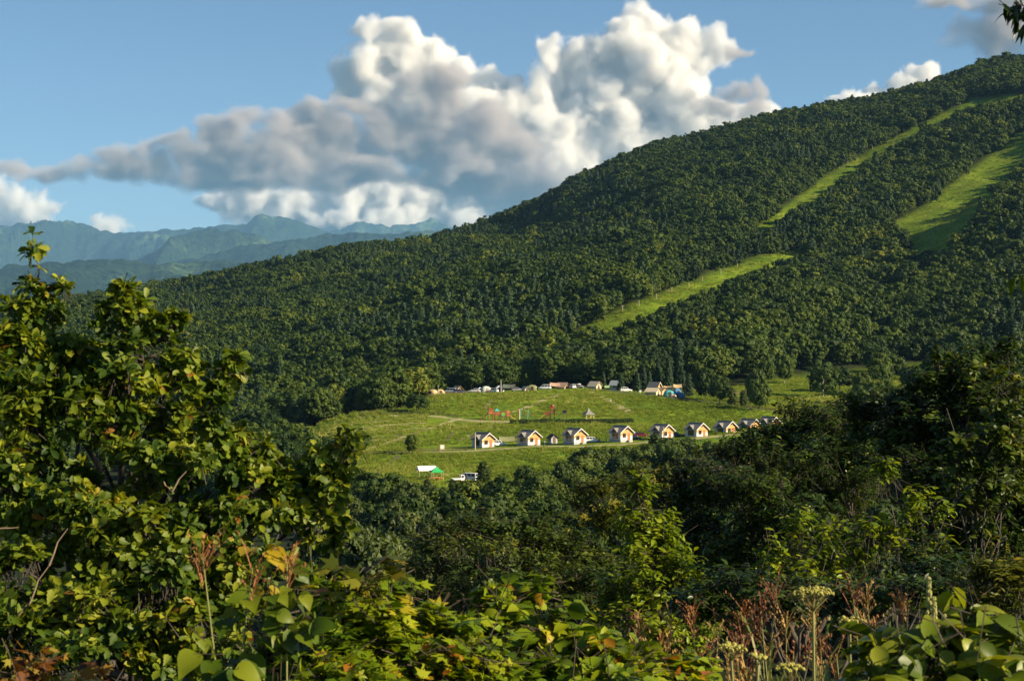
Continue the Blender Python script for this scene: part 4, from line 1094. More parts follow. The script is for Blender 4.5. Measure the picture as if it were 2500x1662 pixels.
fence('dark timber fence along the lower track left of the round tree', None, 3.0, pts=[at_ground(px, 550) for px in (885, 940, 990)])
fence('dark timber fence between the round tree and the first cottage', None, 3.4, pts=[at_ground(px, 551) for px in (1015, 1070, 1140)])
fence('short timber fence right of the third cottage', None, 2.6, pts=[at_ground(px, 560) for px in (1462, 1480, 1500)])
fence('short timber rail across the shaded grass above the road trees', None, 3.0, pts=[at_ground(px, Y) for px, Y in ((1795,726),(1815,738),(1834,748))])

# ------------------------------------------------------------------ paths and road draped on the ground
def ribbon(name, label, pts, width, mat, lift=.05, kind='structure'):
    dense = []
    for a_, c_ in zip(pts[:-1], pts[1:]):
        n = max(2, int((c_-a_).length/2.0))
        dense += [a_.lerp(c_, k/n) for k in range(n)]
    dense.append(pts[-1]); V_, F_ = [], []
    for i, q_ in enumerate(dense):
        d = dense[min(i+1,len(dense)-1)] - dense[max(i-1,0)]; n = Vector((-d.y, d.x, 0)).normalized()
        wv = width*(0.8+0.4*random.random())
        for s in (-1, -.33, .33, 1):
            x, y = q_.x + n.x*s*wv/2, q_.y + n.y*s*wv/2
            V_.append((x, y, float(ground_z(x, y)) + lift))
    for i in range(len(dense)-1):
        for k in range(3): F_.append((i*4+k, i*4+k+1, i*4+k+5, i*4+k+4))
    o = Geo().poly(V_, F_).part(name, mat, None, smooth=True)
    return tag(o, label, 'path', kind=kind)
ag = at_ground
ribbon('road', 'asphalt camp road behind the timber fence', [ag(px, float(plateau_Y(px))+6) for px in (1440,1475,1500,1550,1600,1650,1700,1750,1800,1850,1900,1960)], 6.0, m_asph, .08)
ribbon('path', 'cottage terrace track', [ag(px, Y) for px, Y in ((850,551),(1000,551),(1180,549.5),(1290,549.5),(1402,549.5),(1516,550),(1615,554),(1700,561),(1780,571),(1880,592))], 3.4, m_pale_path, .06)
ribbon('path', 'pale path climbing the left meadow to the playground', [on_ground(px, py, 490, 640) for px, py in ((888,1098),(930,1085),(980,1068),(1030,1052),(1080,1036),(1112,1026),(1128,1021))], 2.2, m_pale_path, .07)
ribbon('path', 'mown strip along the spur fence to the playground', [ag(px, Y) for px, Y in ((870,638),(940,638),(1000,636),(1060,632),(1120,622),(1180,616),(1260,615))], 5.0, m_pale_path, .05)
ribbon('path', 'timber steps below the round tree', [on_ground(px, py, 480, 640) for px, py in ((975,1113),(955,1128),(935,1145),(915,1158))], 1.2, m_steps, .09)
ribbon('path', 'timber steps above the notice board', [on_ground(px, py, 480, 640) for px, py in ((1088,1080),(1096,1068),(1106,1058))], 1.0, m_steps, .09)
ribbon('path', 'faint trodden line above the first cottage', [on_ground(px, py, 480, 640) for px, py in ((1120,1078),(1150,1062),(1200,1040),(1228,1028))], 0.9, m_path, .08)
ribbon('path', 'faint trodden line from the wooden pole down to the playground', [on_ground(px, py, 560, 699) for px, py in ((1222,962),(1205,975),(1190,990),(1180,1000))], 1.3, m_path, .08)
ribbon('path', 'mown path curving down from the plateau right of the canvas tent', [on_ground(px, py, 560, 699) for px, py in ((1440,956),(1465,966),(1490,980),(1515,995),(1540,1008))], 3.0, m_pale_path, .07)
ribbon('path', 'mown path sloping from the playground towards the plateau', [on_ground(px, py, 560, 699) for px, py in ((1235,1010),(1270,1000),(1310,985),(1340,972),(1370,962))], 2.2, m_pale_path, .06)
for k, (Yr_, a_, b_) in enumerate(((584,835,1000),(592,800,1020),(601,790,1035),(610,800,1040),(619,820,1040))):
    ribbon('grass_row', 'pale row of tall grass along the contour of the left meadow, number %s from below' % ('one','two','three','four','five')[k], [ag(px, Yr_ + 1.5*math.sin(px/60+k)) for px in np.linspace(a_, b_, 9)], 1.1, m_pale_path, .16)
ribbon('path', 'bare earth track beside the lower conifer', [ag(px, Y) for px, Y in ((1200,480),(1240,484),(1290,488))], 3.0, m_path, .06)

# ------------------------------------------------------------------ hedge, single trees, tufted meadow
m_hedge = leaf_mat('hedge_leaves', [(0.0,(0.018,0.038,0.008)),(0.6,(0.035,0.065,0.012)),(1.0,(0.06,0.095,0.02))], 'tint', 0.6, 0.15, 0.2)
def hedge(name, label, line, w, h, n, leaf=.28):
    seg = np.array([[q_.x, q_.y] for q_ in line]); cum = np.r_[0, np.cumsum(np.linalg.norm(np.diff(seg, axis=0), axis=1))]
    t = RNG.random(n)*cum[-1]; x = np.interp(t, cum, seg[:,0]); y = np.interp(t, cum, seg[:,1])
    a_ = RNG.random(n)*math.pi; bump = 0.75 + 0.5*fbm2(t/2.2, t*0, 2, 3)
    dirs = np.stack([RNG.normal(size=n)*.3, -np.cos(a_), np.sin(a_)], 1)
    pos = np.stack([x + RNG.normal(size=n)*.2, y + dirs[:,1]*w/2*bump, ground_z(x, y) + .1 + dirs[:,2]*h*bump*RNG.uniform(.5,1,n)], 1)
    base = Vector((seg[0,0], seg[0,1], float(ground_z(seg[0,0], seg[0,1]))))
    nr = unit(dirs + RNG.normal(size=(n,3))*.5)
    V_, F_ = scatter(CLUMP_V, CLUMP_F, pos - np.array(base), frames(unit(np.cross(nr, RNG.normal(size=(n,3)))), nr), leaf*RNG.uniform(.7,1.4,n))
    o = empty(name, base)
    link('foliage', mesh_np('foliage', V_, F_, m_hedge, np.repeat(RNG.random(n), len(CLUMP_V))), o)
    g = Geo()
    for k in range(0, len(line)-1):
        q_ = line[k] - base; g.tube([q_ + Vector((0,0,-.2)), q_ + Vector((.1,0,h*.7))], [.06,.03], 5)
    g.part('stem', m_bark, o)
    return tag(o, label, 'hedge')
hedge('clipped_hedge', 'long low dark hedge below the playground', [ag(px, 612) for px in range(1246, 1548, 12)], 2.2, 1.25, 9000)
bigs = np.random.default_rng(5)
fine_round = crown_mesh('crown', m_far_leaf, bigs, 'round', 120, 40, 0.036, 1.0, .8)
def lone(name, label, px, Y, h, w, crown, tr=0, rz=None):
    return tree(name, label, 'tree', at_ground(px, Y, .1), h, w, crown, far_trunks[tr], None, rz)
lone('round_tree', 'single dark egg shaped tree beside the lower track', 1006, 547, 5.6, 4.8, fine_round)
lone('round_tree', 'broad dark tree overhanging the fence on the spur', 1017, 646, 6.6, 8.2, near_crowns[4])
lone('shrub', 'small dark bush above the first cottage', 1192, 585, 1.8, 2.4, near_crowns[0])
lone('conifer_tree', 'small dark conifer right of the high roofed van', 1181, 478, 5.6, 5.0, larch_crowns[2])
for lab, px, Y, h, w, cr in (
    ('dark green tree left of the yellowing one by the road fence', 1722, 690, 11.5, 9, near_crowns[1]), ('rounded roadside tree with a clear trunk above the fence', 1757, 676, 10.0, 9.5, near_crowns[0]),
    ('small yellowing tree between two roadside trees', 1788, 672, 6.4, 5.6, young_crowns[2]), ('small orange tinged tree left of the bright timber pole', 1815, 668, 6.2, 4.6, young_crowns[1]),
    ('tall dark two tiered tree right of the bright timber pole', 1853, 656, 10.5, 8.6, near_crowns[2]), ('slim dark tree rising behind the two tiered one', 1846, 690, 12.5, 7, near_crowns[3])):
    lone('roadside_tree', lab, px, Y, h, w, cr)
for lab, px, Y, h, w in (('fir tree hiding the right end of the shelter', 1516, 722, 6.4, 7.5), ('fir tree right of the white off-road car', 1556, 722, 7.0, 7.0), ('grey green spruce behind the shelter', 1570, 760, 10, 9),
                         ('tall pale spruce behind the timber lodge', 1632, 765, 12.5, 9.5), ('spruce left of the tall pale one', 1606, 768, 10.5, 9.0), ('dark fir right of the blue tents', 1682, 712, 8.6, 8.5),
                         ('fir behind the blue tents', 1664, 738, 10.5, 8.5), ('young fir left of the shelter', 1473, 748, 6.5, 6.0), ('dark fir between shelter and lodge', 1585, 740, 7.5, 7.0)):
    lone('fir_tree', lab, px, Y, h, w*.9, near_crowns[5], 2)
for lab, px, Y, h, w, cr in (('tall birch like tree with a pale trunk in the right meadow', 2010, 735, 13, 11, near_crowns[3]), ('layered dark tree right of the pale trunked one', 2050, 760, 11, 12, near_crowns[4]),
                             ('pale stemmed tree at the top left of the right meadow', 1915, 800, 12, 9, near_crowns[1]), ('dark rounded tree at the right end of the meadow', 2105, 740, 9, 10, near_crowns[0]),
                             ('bushy tree behind the near thicket at the right meadow', 2135, 700, 9, 10, near_crowns[2]), ('tree at the shaded left corner of the right meadow', 1870, 790, 11, 9, near_crowns[0])):
    lone('meadow_tree', lab, px, Y, h, w, cr, 1)

def tuft(mat, n, h, spread, rng, lean=.35):
    V_, F_, T_ = [], [], []
    for i in range(n):
        a_ = rng.random()*6.28; r_ = spread*rng.random()**.5; b_ = rng.random()*6.28
        x, y = r_*math.cos(a_), r_*math.sin(a_); hh = h*(.5+.7*rng.random()); w_ = .055+.05*rng.random()
        lx, ly = lean*hh*rng.normal(), lean*hh*rng.normal(); k = len(V_)
        V_ += [(x-w_*math.cos(b_), y-w_*math.sin(b_), -.05), (x+w_*math.cos(b_), y+w_*math.sin(b_), -.05), (x+lx*.5, y+ly*.5, hh*.65), (x+lx, y+ly, hh)]
        F_ += [(k,k+1,k+2),(k,k+2,k+3)]; T_ += [.1+.3*rng.random()]*2 + [.5*rng.random()+.2] + [min(1,.5+.6*rng.random())]
    return mesh_np('grass_tuft', V_, F_, mat, T_)
m_tuft = leaf_mat('meadow_blades', [(0.0,(0.05,0.10,0.012)),(0.45,(0.13,0.185,0.016)),(0.8,(0.25,0.28,0.05)),(1.0,(0.46,0.43,0.17))], 'tree', 0.7, 0.3, 0.15)
tg = np.random.default_rng(9)
tufts = [tuft(m_tuft, 26, .42+.12*k, .75, tg) for k in range(4)]
nt_ = 60000
ty = np.sqrt(RNG.uniform(474**2, 900**2, nt_)); tx = RNG.uniform(-.13, .22, nt_)*ty
tq = MID_X + tx/ty*LENS_PX; tz = ground_z(tx, ty); tpy = MID_Y - tz/ty*LENS_PX
keep = in_poly(tq, tpy, MEADOW) & (ty < np.where(tq < 1030, plateau_Y(tq)+8, np.where(tq < 1500, plateau_Y(tq)-1, np.where(tq < 1660, plateau_Y(tq), base_Y(tq)))))
keep &= ~((ty > 546) & (ty < 572) & (tq > 1030)) & ~((ty > 612) & (ty < 634) & (tq > 1040) & (tq < 1500)) & ~((np.abs(ty-plateau_Y(tq)-6) < 5) & (tq > 1440))
keep &= (fbm2(tx/14, ty/14, 3, 51) + RNG.random(nt_)*.5 + np.where((tq < 1060) & (ty > 575), .28*np.sin(ty*2*math.pi/9 + .02*tx), 0)) > .62
tx, ty, tz = tx[keep], ty[keep], tz[keep]; n_ = len(tx)
lush = fbm2(tx/22, ty/22, 3, 61)
instance_mass('meadow_grass', 'tall rough grass and pale seed heads over the meadow slopes', 'grass', np.stack([tx,ty,tz],1), RNG.integers(0,4,n_), RNG.uniform(0,6.28,n_),
              np.stack([np.full(n_,1.)*RNG.uniform(.8,1.5,n_), RNG.uniform(.8,1.5,n_), (.5+1.1*lush)*RNG.uniform(.7,1.3,n_)],1), tufts)
# ski runs: shrubby grass
ny = 26000
ry = RNG.uniform(900, 2560, ny); rx = RNG.uniform(.03, .28, ny)*ry; rq = MID_X + rx/ry*LENS_PX; rz_ = ground_z(rx, ry); rpy = MID_Y - rz_/ry*LENS_PX
keep = np.zeros(ny, bool)
for r in RUNS: keep |= in_poly(rq, rpy, r)
rx, ry, rz_ = rx[keep], ry[keep], rz_[keep]; n_ = len(rx)
instance_mass('ski_run_grass', 'tall bright green grass on the cleared ski runs', 'grass', np.stack([rx,ry,rz_],1), RNG.integers(0,4,n_), RNG.uniform(0,6.28,n_), np.stack([RNG.uniform(1.2,2.6,n_)]*2 + [RNG.uniform(.8,2.2,n_)],1), tufts)
# pale posts along the ski runs
post2 = Geo().tube([(0,0,-.5),(0,0,3.2)], [.17,.13], 6).mesh('shaft', m_conc); cap2 = Geo().box(-.8,.8,-.1,.1,2.95,3.15).mesh('cross_bar', m_conc)
for i, (px, py) in enumerate([(1520,757),(1560,743),(1602,727),(1640,712),(1682,697),(1715,683),(1760,665),(1800,650),(2050,408),(2070,398),(2092,388),(2130,362),(2170,340),(2330,260),(2345,252)]):
    p_ = empty('run_post', on_ground(px, py+4, 950., 2600.)); link('shaft', post2, p_)
    if i % 3 == 0: link('cross_bar', cap2, p_)
    tag(p_, 'pale post number %s from the bottom along the %s ski run' % (('one','two','three','four','five','six','seven','eight')[i if i < 8 else i-8], 'lower left' if py > 600 else 'long upper'), 'post', 'posts along the %s ski run' % ('lower left' if py > 600 else 'long upper'))
# ------------------------------------------------------------------ trees of the valley between the near thicket and the meadow
mg = np.random.default_rng(77)
COTS = [(1235,'first'),(1347,'second'),(1460,'third'),(1566,'fourth'),(1658,'fifth'),(1735,'sixth'),(1800,'seventh'),(9999,'last')]
def where_larch(px, f): return 'below the %s cottage, %s' % (next(t for l, t in COTS if px < l), 'back row at the grass' if f > .8 else 'second row' if f > .55 else 'third row' if f > .3 else 'front row')
def where_willow(px, f): return '%s, %s' % ('below the oak branch tip' if px < 850 else 'below the lone round tree' if px < 960 else 'below the white canopy' if px < 1075 else 'below the white van' if px < 1170 else 'at the left foot of the larch thicket', 'rear rank' if f > .66 else 'middle rank' if f > .33 else 'nearest rank')
def where_left(px, f): return '%s, %s' % ('hard by the oak' if px < 620 else 'left of the pale hut' if px < 690 else 'right of the pale hut', 'upper part' if f > .66 else 'middle part' if f > .33 else 'lower part')
def where_right(px, f): return '%s, %s' % ('beside the last cottage' if px < 1900 else 'below the right meadow' if px < 2120 else 'behind the tall dark tree' if px < 2350 else 'at the right frame edge', 'farther up' if f > .5 else 'lower down')
def stand_of(n, px0, px1, Y0, Y1, h0, h1, crowns, name, label, group, wf=(.75,1.0), trunk=0, ok=None, gapd=3.0, where=None):
    placed = []; tries = 0
    while len(placed) < n and tries < n*40:
        tries += 1
        Y = math.sqrt(mg.uniform(Y0**2, Y1**2)); px = mg.uniform(px0, px1); x = (px-MID_X)/LENS_PX*Y
        if ok is not None and not ok(px, Y): continue
        if any((x-a)**2+(Y-b_)**2 < gapd**2 for a, b_ in placed): continue
        placed.append((x, Y)); h = mg.uniform(h0, h1)
        k = int(mg.integers(0, len(crowns)))
        lab = label + (' ' + where(px, (Y-Y0)/(Y1-Y0)) if where else '')
        tree(name, lab, 'tree', (x, Y, float(ground_z(x, Y))-.2), h, h*mg.uniform(*wf), crowns[k], far_trunks[trunk], group, mg.random()*6.28)
thick = curve([(1170, 250), (1230, 330), (1300, 385), (1420, 420), (1560, 450), (1700, 470), (2000, 480)])
stand_of(105, 1190, 1760, 230, 470, 10.5, 14, larch_crowns, 'larch_tree', 'feathery dark larch', 'larch thicket below the cottages', (.7,.95), 0, lambda px, Y: Y < thick(px), 3.4, where_larch)
stand_of(46, 820, 1260, 250, 430, 6.5, 10.5, near_crowns[:3]+young_crowns, 'valley_tree', 'bushy round valley tree', 'valley trees below the lower meadow', (.8,1.1), 0, lambda px, Y: Y < 330 or px < 900 or Y < 400, 3.6, where_willow)
stand_of(40, 900, 1260, 395, 462, 1.6, 3.4, young_crowns+near_crowns[:2], 'valley_shrub', 'low fringe shrub', 'shrub fringe under the meadow', (.9,1.5), 0, lambda px, Y: px < 1220, 2.6, where_willow)
stand_of(70, 720, 1260, 130, 260, 9.5, 13, young_crowns, 'willow_tree', 'slender grey green willow', 'willows right of the oak', (.5,.75), 0, None, 2.4, where_willow)
stand_of(60, 540, 790, 440, 640, 8, 12.5, near_crowns[:4], 'valley_tree', 'broadleaf tree of the left valley wood', 'valley wood left of the meadow', (.85,1.15), 1, lambda px, Y: px < np.interp(Y, [440, 500, 560, 600, 640], [790, 770, 735, 700, 660]), 3.8, where_left)
stand_of(14, 775, 888, 535, 566, 4.2, 6.4, near_crowns[:2]+[near_crowns[3]], 'valley_tree', 'dark tree in the clump that cuts into the left meadow', 'tree clump on the left meadow', (.9,1.2), 0, None, 2.6)
stand_of(34, 640, 860, 420, 490, 6, 9, near_crowns[:4], 'valley_tree', 'broadleaf tree below the left corner of the lower meadow', 'trees under the left meadow corner', (.85,1.15), 0, lambda px, Y: px < 840 - (Y-420)*.6, 3.2)
stand_of(60, 1700, 2560, 150, 520, 11, 15, near_crowns[:4]+larch_crowns, 'valley_tree', 'dark tree behind the near thicket', 'wood behind the right thicket', (.7,.95), 0, lambda px, Y: (px > 1900 or Y < 420) and Y < 300 + (px-1700)*.45, 5.0, where_right)
stand_of(46, 2070, 2620, 560, 900, 9, 13, near_crowns[:5], 'meadow_tree', 'dark tree of the upper meadow belt', 'tree belt right of the upper meadow', (.85,1.2), 1, lambda px, Y: px > 2070 + max(0, (Y-700))*.35, 4.5, where_right)
stand_of(44, -120, 545, 430, 640, 8, 12.5, near_crowns[:4], 'valley_tree', 'valley tree glimpsed through gaps of the near oak', 'valley trees behind the oak', (.9,1.2), 1, None, 4.5)
# ------------------------------------------------------------------ near plants, leaf by leaf
ng_ = np.random.default_rng(2024)
def leaf_tpl(half, fold=.10, bend=.25, wave=.0):
    """half outline (x, w) from base to tip -> folded, bent leaf: vertices, triangles"""
    V_, F_ = [], []
    for i, (x, w) in enumerate(half):
        z = -bend*x*x
        V_ += [(x, 0, z), (x, w, z + fold*w + wave*math.sin(9*x)), (x, -w, z + fold*w - wave*math.sin(9*x+1))]
    for i in range(len(half)-1):
        a_, c_ = i*3, (i+1)*3
        F_ += [(a_, c_, c_+1), (a_, c_+1, a_+1), (a_, c_+2, c_), (a_, a_+2, c_+2)]
    return np.array(V_, float), np.array(F_)
OAK = [leaf_tpl([(0,.015),(.16,.09),(.24,.07),(.40,.18),(.47,.14),(.62,.25),(.69,.20),(.82,.24),(.90,.15),(1,.01)], .35, b_, .012) for b_ in (.1, .28, .45)]
OVAL = [leaf_tpl([(0,.01),(.2,.17),(.5,.24),(.8,.13),(1,.0)], .35, b_) for b_ in (.1, .35)]
SMALL = [leaf_tpl([(0,.02),(.4,.22),(1,.0)], .35, b_) for b_ in (.1, .4)]
LANCE = [leaf_tpl([(0,.01),(.25,.11),(.55,.12),(1,.0)], .3, b_) for b_ in (.25, .6)]
HEART = [leaf_tpl([(-.10,.20),(0,.38),(.2,.46),(.45,.40),(.7,.22),(1.0,.0)], .22, b_) for b_ in (.15, .4)]
BROAD = [leaf_tpl([(0,.02),(.15,.24),(.4,.34),(.65,.26),(.85,.11),(1,.0)], .3, b_, .008) for b_ in (.15, .45)]
def maple_tpl(bend):
    tips = [(-105,.42),(-52,.78),(0,1.0),(52,.78),(105,.42)]; out = [(180,.10)]
    pts = [(.0,.0)]
    for i, (a_, r_) in enumerate(tips):
        t = math.radians(a_); pts.append((.28+.72*r_*math.cos(t)*.98, .75*r_*math.sin(t)))
        if i < 4:
            t2 = math.radians((a_+tips[i+1][0])/2); pts.append((.28+.26*math.cos(t2), .28*math.sin(t2)))
    V_ = [(.28,0,0)] + [(x, y, -bend*(x*x+y*y)*.6) for x, y in pts]
    n = len(pts); F_ = [(0, 1+i, 1+(i+1)%n) for i in range(n)]
    return np.array(V_, float), np.array(F_)
MAPLE = [maple_tpl(.1), maple_tpl(.45)]

def blob_world(b_):
    px, py, rx, ry, D = b_[:5]; k = D/LENS_PX; c = P(px, py, D)
    dr = b_[5] if len(b_) > 5 else max(rx, ry)*k*.75
    return np.array(c), np.array([rx*k, dr, ry*k])
def limb(g, a_, c_, r0, r1, rng, seg=5, n=4, sag=.12):
    a_, c_ = Vector(a_), Vector(c_); L = (c_-a_).length
    pts = [a_.lerp(c_, t/n) + Vector(rng.normal(size=3)*L*.05*math.sin(math.pi*t/n)) + Vector((0,0,L*sag*math.sin(math.pi*t/n))) for t in range(n+1)]
    g.tube(pts, [r0+(r1-r0)*t/n for t in range(n+1)], seg)
def plant(name, label, cat, base, blobs, tpls, size, n_leaf, style, mat_t, mat_s, bark, n_single=0, clumps=14, clump_r=.34, per=6, twig=.16, stems=1, r_stem=.05, up=.5, droop=.25, shell=.55, seed=1, group=None, spread=.3, leaf_name='leaf', face=(0,0,0), rnd=.35, bare=1):
    rng = np.random.default_rng(seed)
    root = empty(name, base); B = np.array(base)
    bw = [blob_world(b_) for b_ in blobs]
    wts = np.array([(r[0]*r[2])**.9 for c, r in bw]); wts /= wts.sum()
    T = max(1, n_leaf//per)
    bi = rng.choice(len(bw), T, p=wts)
    C = np.array([c for c, r in bw]); Rr = np.array([r for c, r in bw])
    # leafy clumps on each blob's shell
    cd = unit(rng.normal(size=(len(bw), clumps, 3)) + np.array([0,-.25,.2])); cr = (shell + (1-shell)*rng.random((len(bw), clumps))) * np.where(rng.random((len(bw), clumps)) < .22, 1.32, 1.0)
    ctint = rng.random((len(bw), clumps))
    ci = rng.integers(0, clumps, T)
    u = unit(rng.normal(size=(T,3))) * rng.random((T,1))**.4
    rel = cd[bi, ci]*cr[bi, ci][:, None]*.92 + u*clump_r
    tip = C[bi] + rel*Rr[bi]
    out = unit(rel + np.array([0,0,.15]))
    ax = unit(out + np.array([0,0,up]) + rng.normal(size=(T,3))*.45)
    # leaves of each twig
    L = np.repeat(np.arange(T), per); k = np.tile(np.arange(per), T); n = len(L)
    ref = unit(np.cross(ax, np.array([.31,.17,.93]))); ref2 = np.cross(ax, ref)
    if style == 'whorl':
        ang = 2*math.pi*k/per + rng.random(T)[L]*6.28 + rng.normal(size=n)*.3
        side = ref[L]*np.cos(ang)[:,None] + ref2[L]*np.sin(ang)[:,None]
        d = unit(ax[L]*(.25+.5*rng.random((n,1))) + side + rng.normal(size=(n,3))*.15 - np.array([0,0,droop*.5]))
        nr = unit(ax[L]*.9 + np.array([0,0,.35]) + np.array(face) + rng.normal(size=(n,3))*rnd)
        pos = tip[L] - ax[L]*twig*.35*rng.random((n,1))
    else:
        t = (k+.5)/per; ang = (k%2)*math.pi + rng.random(T)[L]*.8
        hz_ = unit(np.cross(ax, np.array([0,0,1.0])) + 1e-3)
        side = hz_[L]*np.where(k%2==0, 1, -1)[:,None]
        d = unit(ax[L]*.55 + side*.85 + rng.normal(size=(n,3))*.25 - np.array([0,0,droop]))
        nr = unit(np.array([0,0,.9]) + out[L]*.45 + np.array(face) + rng.normal(size=(n,3))*rnd)
        pos = tip[L] - ax[L]*(twig*(1-t))[:,None]
    sz = size*(.65+.6*rng.random(n))*np.where(style=='whorl', 1, .75+.5*((k+.5)/per))
    tint = np.clip(.55*ctint[bi, ci][L] + .45*rng.random(n) + rng.normal(size=n)*.08, 0, 1)
    fr = frames(d, nr); ti = rng.integers(0, len(tpls), n)
    q = MID_X + pos[:,0]/pos[:,1]*LENS_PX; py = MID_Y - pos[:,2]/pos[:,1]*LENS_PX
    # the leaves that show largest become parts of their own
    score = np.where((q > 0) & (q < 2500) & (py > 0) & (py < 1662), sz/pos[:,1]*(.3+np.abs(fr[:,2,1])), 0)
    sel = np.zeros(n, bool)
    if n_single: sel[np.argsort(-score)[:n_single]] = True
    tmes = [mesh_np(leaf_name, v_, f_, mat_s, smooth=True) for v_, f_ in tpls] if n_single else []
    for i in np.nonzero(sel)[0]:
        o = bpy.data.objects.new(leaf_name, tmes[ti[i]]); COL.objects.link(o); o.parent = root
        M = Matrix([[fr[i,0,r_]*sz[i], fr[i,1,r_]*sz[i], fr[i,2,r_]*sz[i], pos[i,r_]-B[r_]] for r_ in range(3)] + [[0,0,0,1]])
        o.matrix_basis = M
    if (~sel).any():
        Vs, Fs, Ts, off = [], [], [], 0
        for j, (v_, f_) in enumerate(tpls):
            m_ = (~sel) & (ti == j)
            V_, F_ = scatter(v_, f_, pos[m_]-B, fr[m_], sz[m_]); Vs.append(V_); Fs.append(F_+off); Ts.append(np.repeat(tint[m_], len(v_))); off += len(V_)
        fo = link('foliage', mesh_np('foliage', np.concatenate(Vs), np.concatenate(Fs), mat_t, np.concatenate(Ts), smooth=True), root); fo['kind'] = 'stuff'
    # wood: stems to the blobs, boughs to the clumps, twigs to the leaves
    for s_ in range(stems):
        g = Geo(); mine = [i for i in range(len(bw)) if i % stems == s_]
        foot = Vector((spread*math.cos(s_*2.4)*(s_ > 0), spread*math.sin(s_*2.4)*(s_ > 0), -.3))
        hub = foot.lerp(Vector(np.mean([bw[i][0] for i in mine], 0)-B), .5)
        limb(g, foot, hub, r_stem, r_stem*.7, rng, 7)
        for i in mine: limb(g, hub, Vector(hub).lerp(Vector(bw[i][0]-B), .82), r_stem*.6, r_stem*.22, rng)
        g.part('trunk' if stems == 1 else 'stem', bark, root, smooth=True)
    g = Geo()
    for i in range(len(bw)):
        for j in range(0, clumps, 2):
            limb(g, bw[i][0]-B, bw[i][0] + cd[i,j]*cr[i,j]*.92*bw[i][1] - B, r_stem*.14, r_stem*.05, rng, 4, 3)
    bo = g.part('boughs', bark, root, smooth=True); bo['kind'] = 'stuff'
    st = tip - ax*(twig*1.8)
    w_ = .0022 + .012*size
    A = unit(np.cross(ax, rng.normal(size=ax.shape))); Bv = np.cross(ax, A)
    ring = [A, -.5*A+.87*Bv, -.5*A-.87*Bv]
    V_ = np.stack([st+r_*w_ for r_ in ring] + [tip+r_*w_*.5 for r_ in ring], 1).reshape(-1,3) - B
    f1 = np.array([(0,1,4),(0,4,3),(1,2,5),(1,5,4),(2,0,3),(2,3,5)])
    F_ = (f1[None] + (np.arange(T)*6)[:,None,None]).reshape(-1,3)
    tw = link('twigs', mesh_np('twigs', V_, F_, bark), root); tw['kind'] = 'stuff'
    return tag(root, label, cat, group)
def pair(name, cols, **kw): return leaf_mat(name, cols, 'tint', **kw), leaf_mat(name + '_leaf', cols, 'random', **kw)
oak_t, oak_s = pair('oak_leaves', [(0,(0.016,0.042,0.004)),(.35,(0.050,0.090,0.006)),(.7,(0.13,0.17,0.010)),(.97,(0.26,0.27,0.02)),(1,(0.26,0.12,0.02))], rough=.5, trans=.3, spec=.25)
dark_t, dark_s = pair('dark_broad_leaves', [(0,(0.009,0.024,0.004)),(.5,(0.026,0.052,0.006)),(.85,(0.062,0.095,0.010)),(1,(0.13,0.15,0.018))], rough=.4, trans=.2, spec=.3)
mid_t, mid_s = pair('thicket_leaves', [(0,(0.014,0.034,0.005)),(.5,(0.045,0.076,0.007)),(.85,(0.10,0.125,0.010)),(1,(0.19,0.17,0.016))], rough=.45, trans=.25, spec=.28)
lime_t, lime_s = pair('lime_green_leaves', [(0,(0.045,0.09,0.004)),(.5,(0.14,0.20,0.008)),(1,(0.27,0.31,0.014))], rough=.42, trans=.35, spec=.22)
gold_t, gold_s = pair('yellowing_leaves', [(0,(0.03,0.05,0.006)),(.5,(0.08,0.10,0.010)),(.85,(0.17,0.16,0.014)),(1,(0.26,0.19,0.015))], rough=.45, trans=.3, spec=.2)
map_t, map_s = pair('maple_leaves', [(0,(0.05,0.10,0.004)),(.5,(0.14,0.205,0.007)),(.85,(0.25,0.285,0.010)),(.96,(0.34,0.28,0.012)),(1,(0.32,0.12,0.015))], rough=.42, trans=.35, spec=.2)
vine_t, vine_s = pair('vine_leaves', [(0,(0.03,0.065,0.004)),(.6,(0.075,0.12,0.006)),(.9,(0.16,0.19,0.010)),(1,(0.30,0.22,0.012))], rough=.45, trans=.35, spec=.22)
rust_t, rust_s = pair('rust_red_leaves', [(0,(0.07,0.025,0.008)),(.5,(0.16,0.06,0.012)),(.8,(0.24,0.14,0.018)),(1,(0.22,0.20,0.02))], rough=.6, trans=.3, spec=.2)
weed_t, weed_s = pair('knotweed_leaves', [(0,(0.045,0.080,0.006)),(.6,(0.12,0.165,0.010)),(1,(0.25,0.27,0.022))], rough=.42, trans=.3, spec=.25)
yel_t, yel_s = pair('clear_yellow_leaves', [(0,(0.24,0.18,0.008)),(1,(0.36,0.26,0.012))], rough=.5, trans=.3, spec=.2)
m_twig = plain('brown_twig', (0.04, 0.027, 0.015), .8, scale=12, var=.3)

def foot(px, D): return at_ground(px, D)
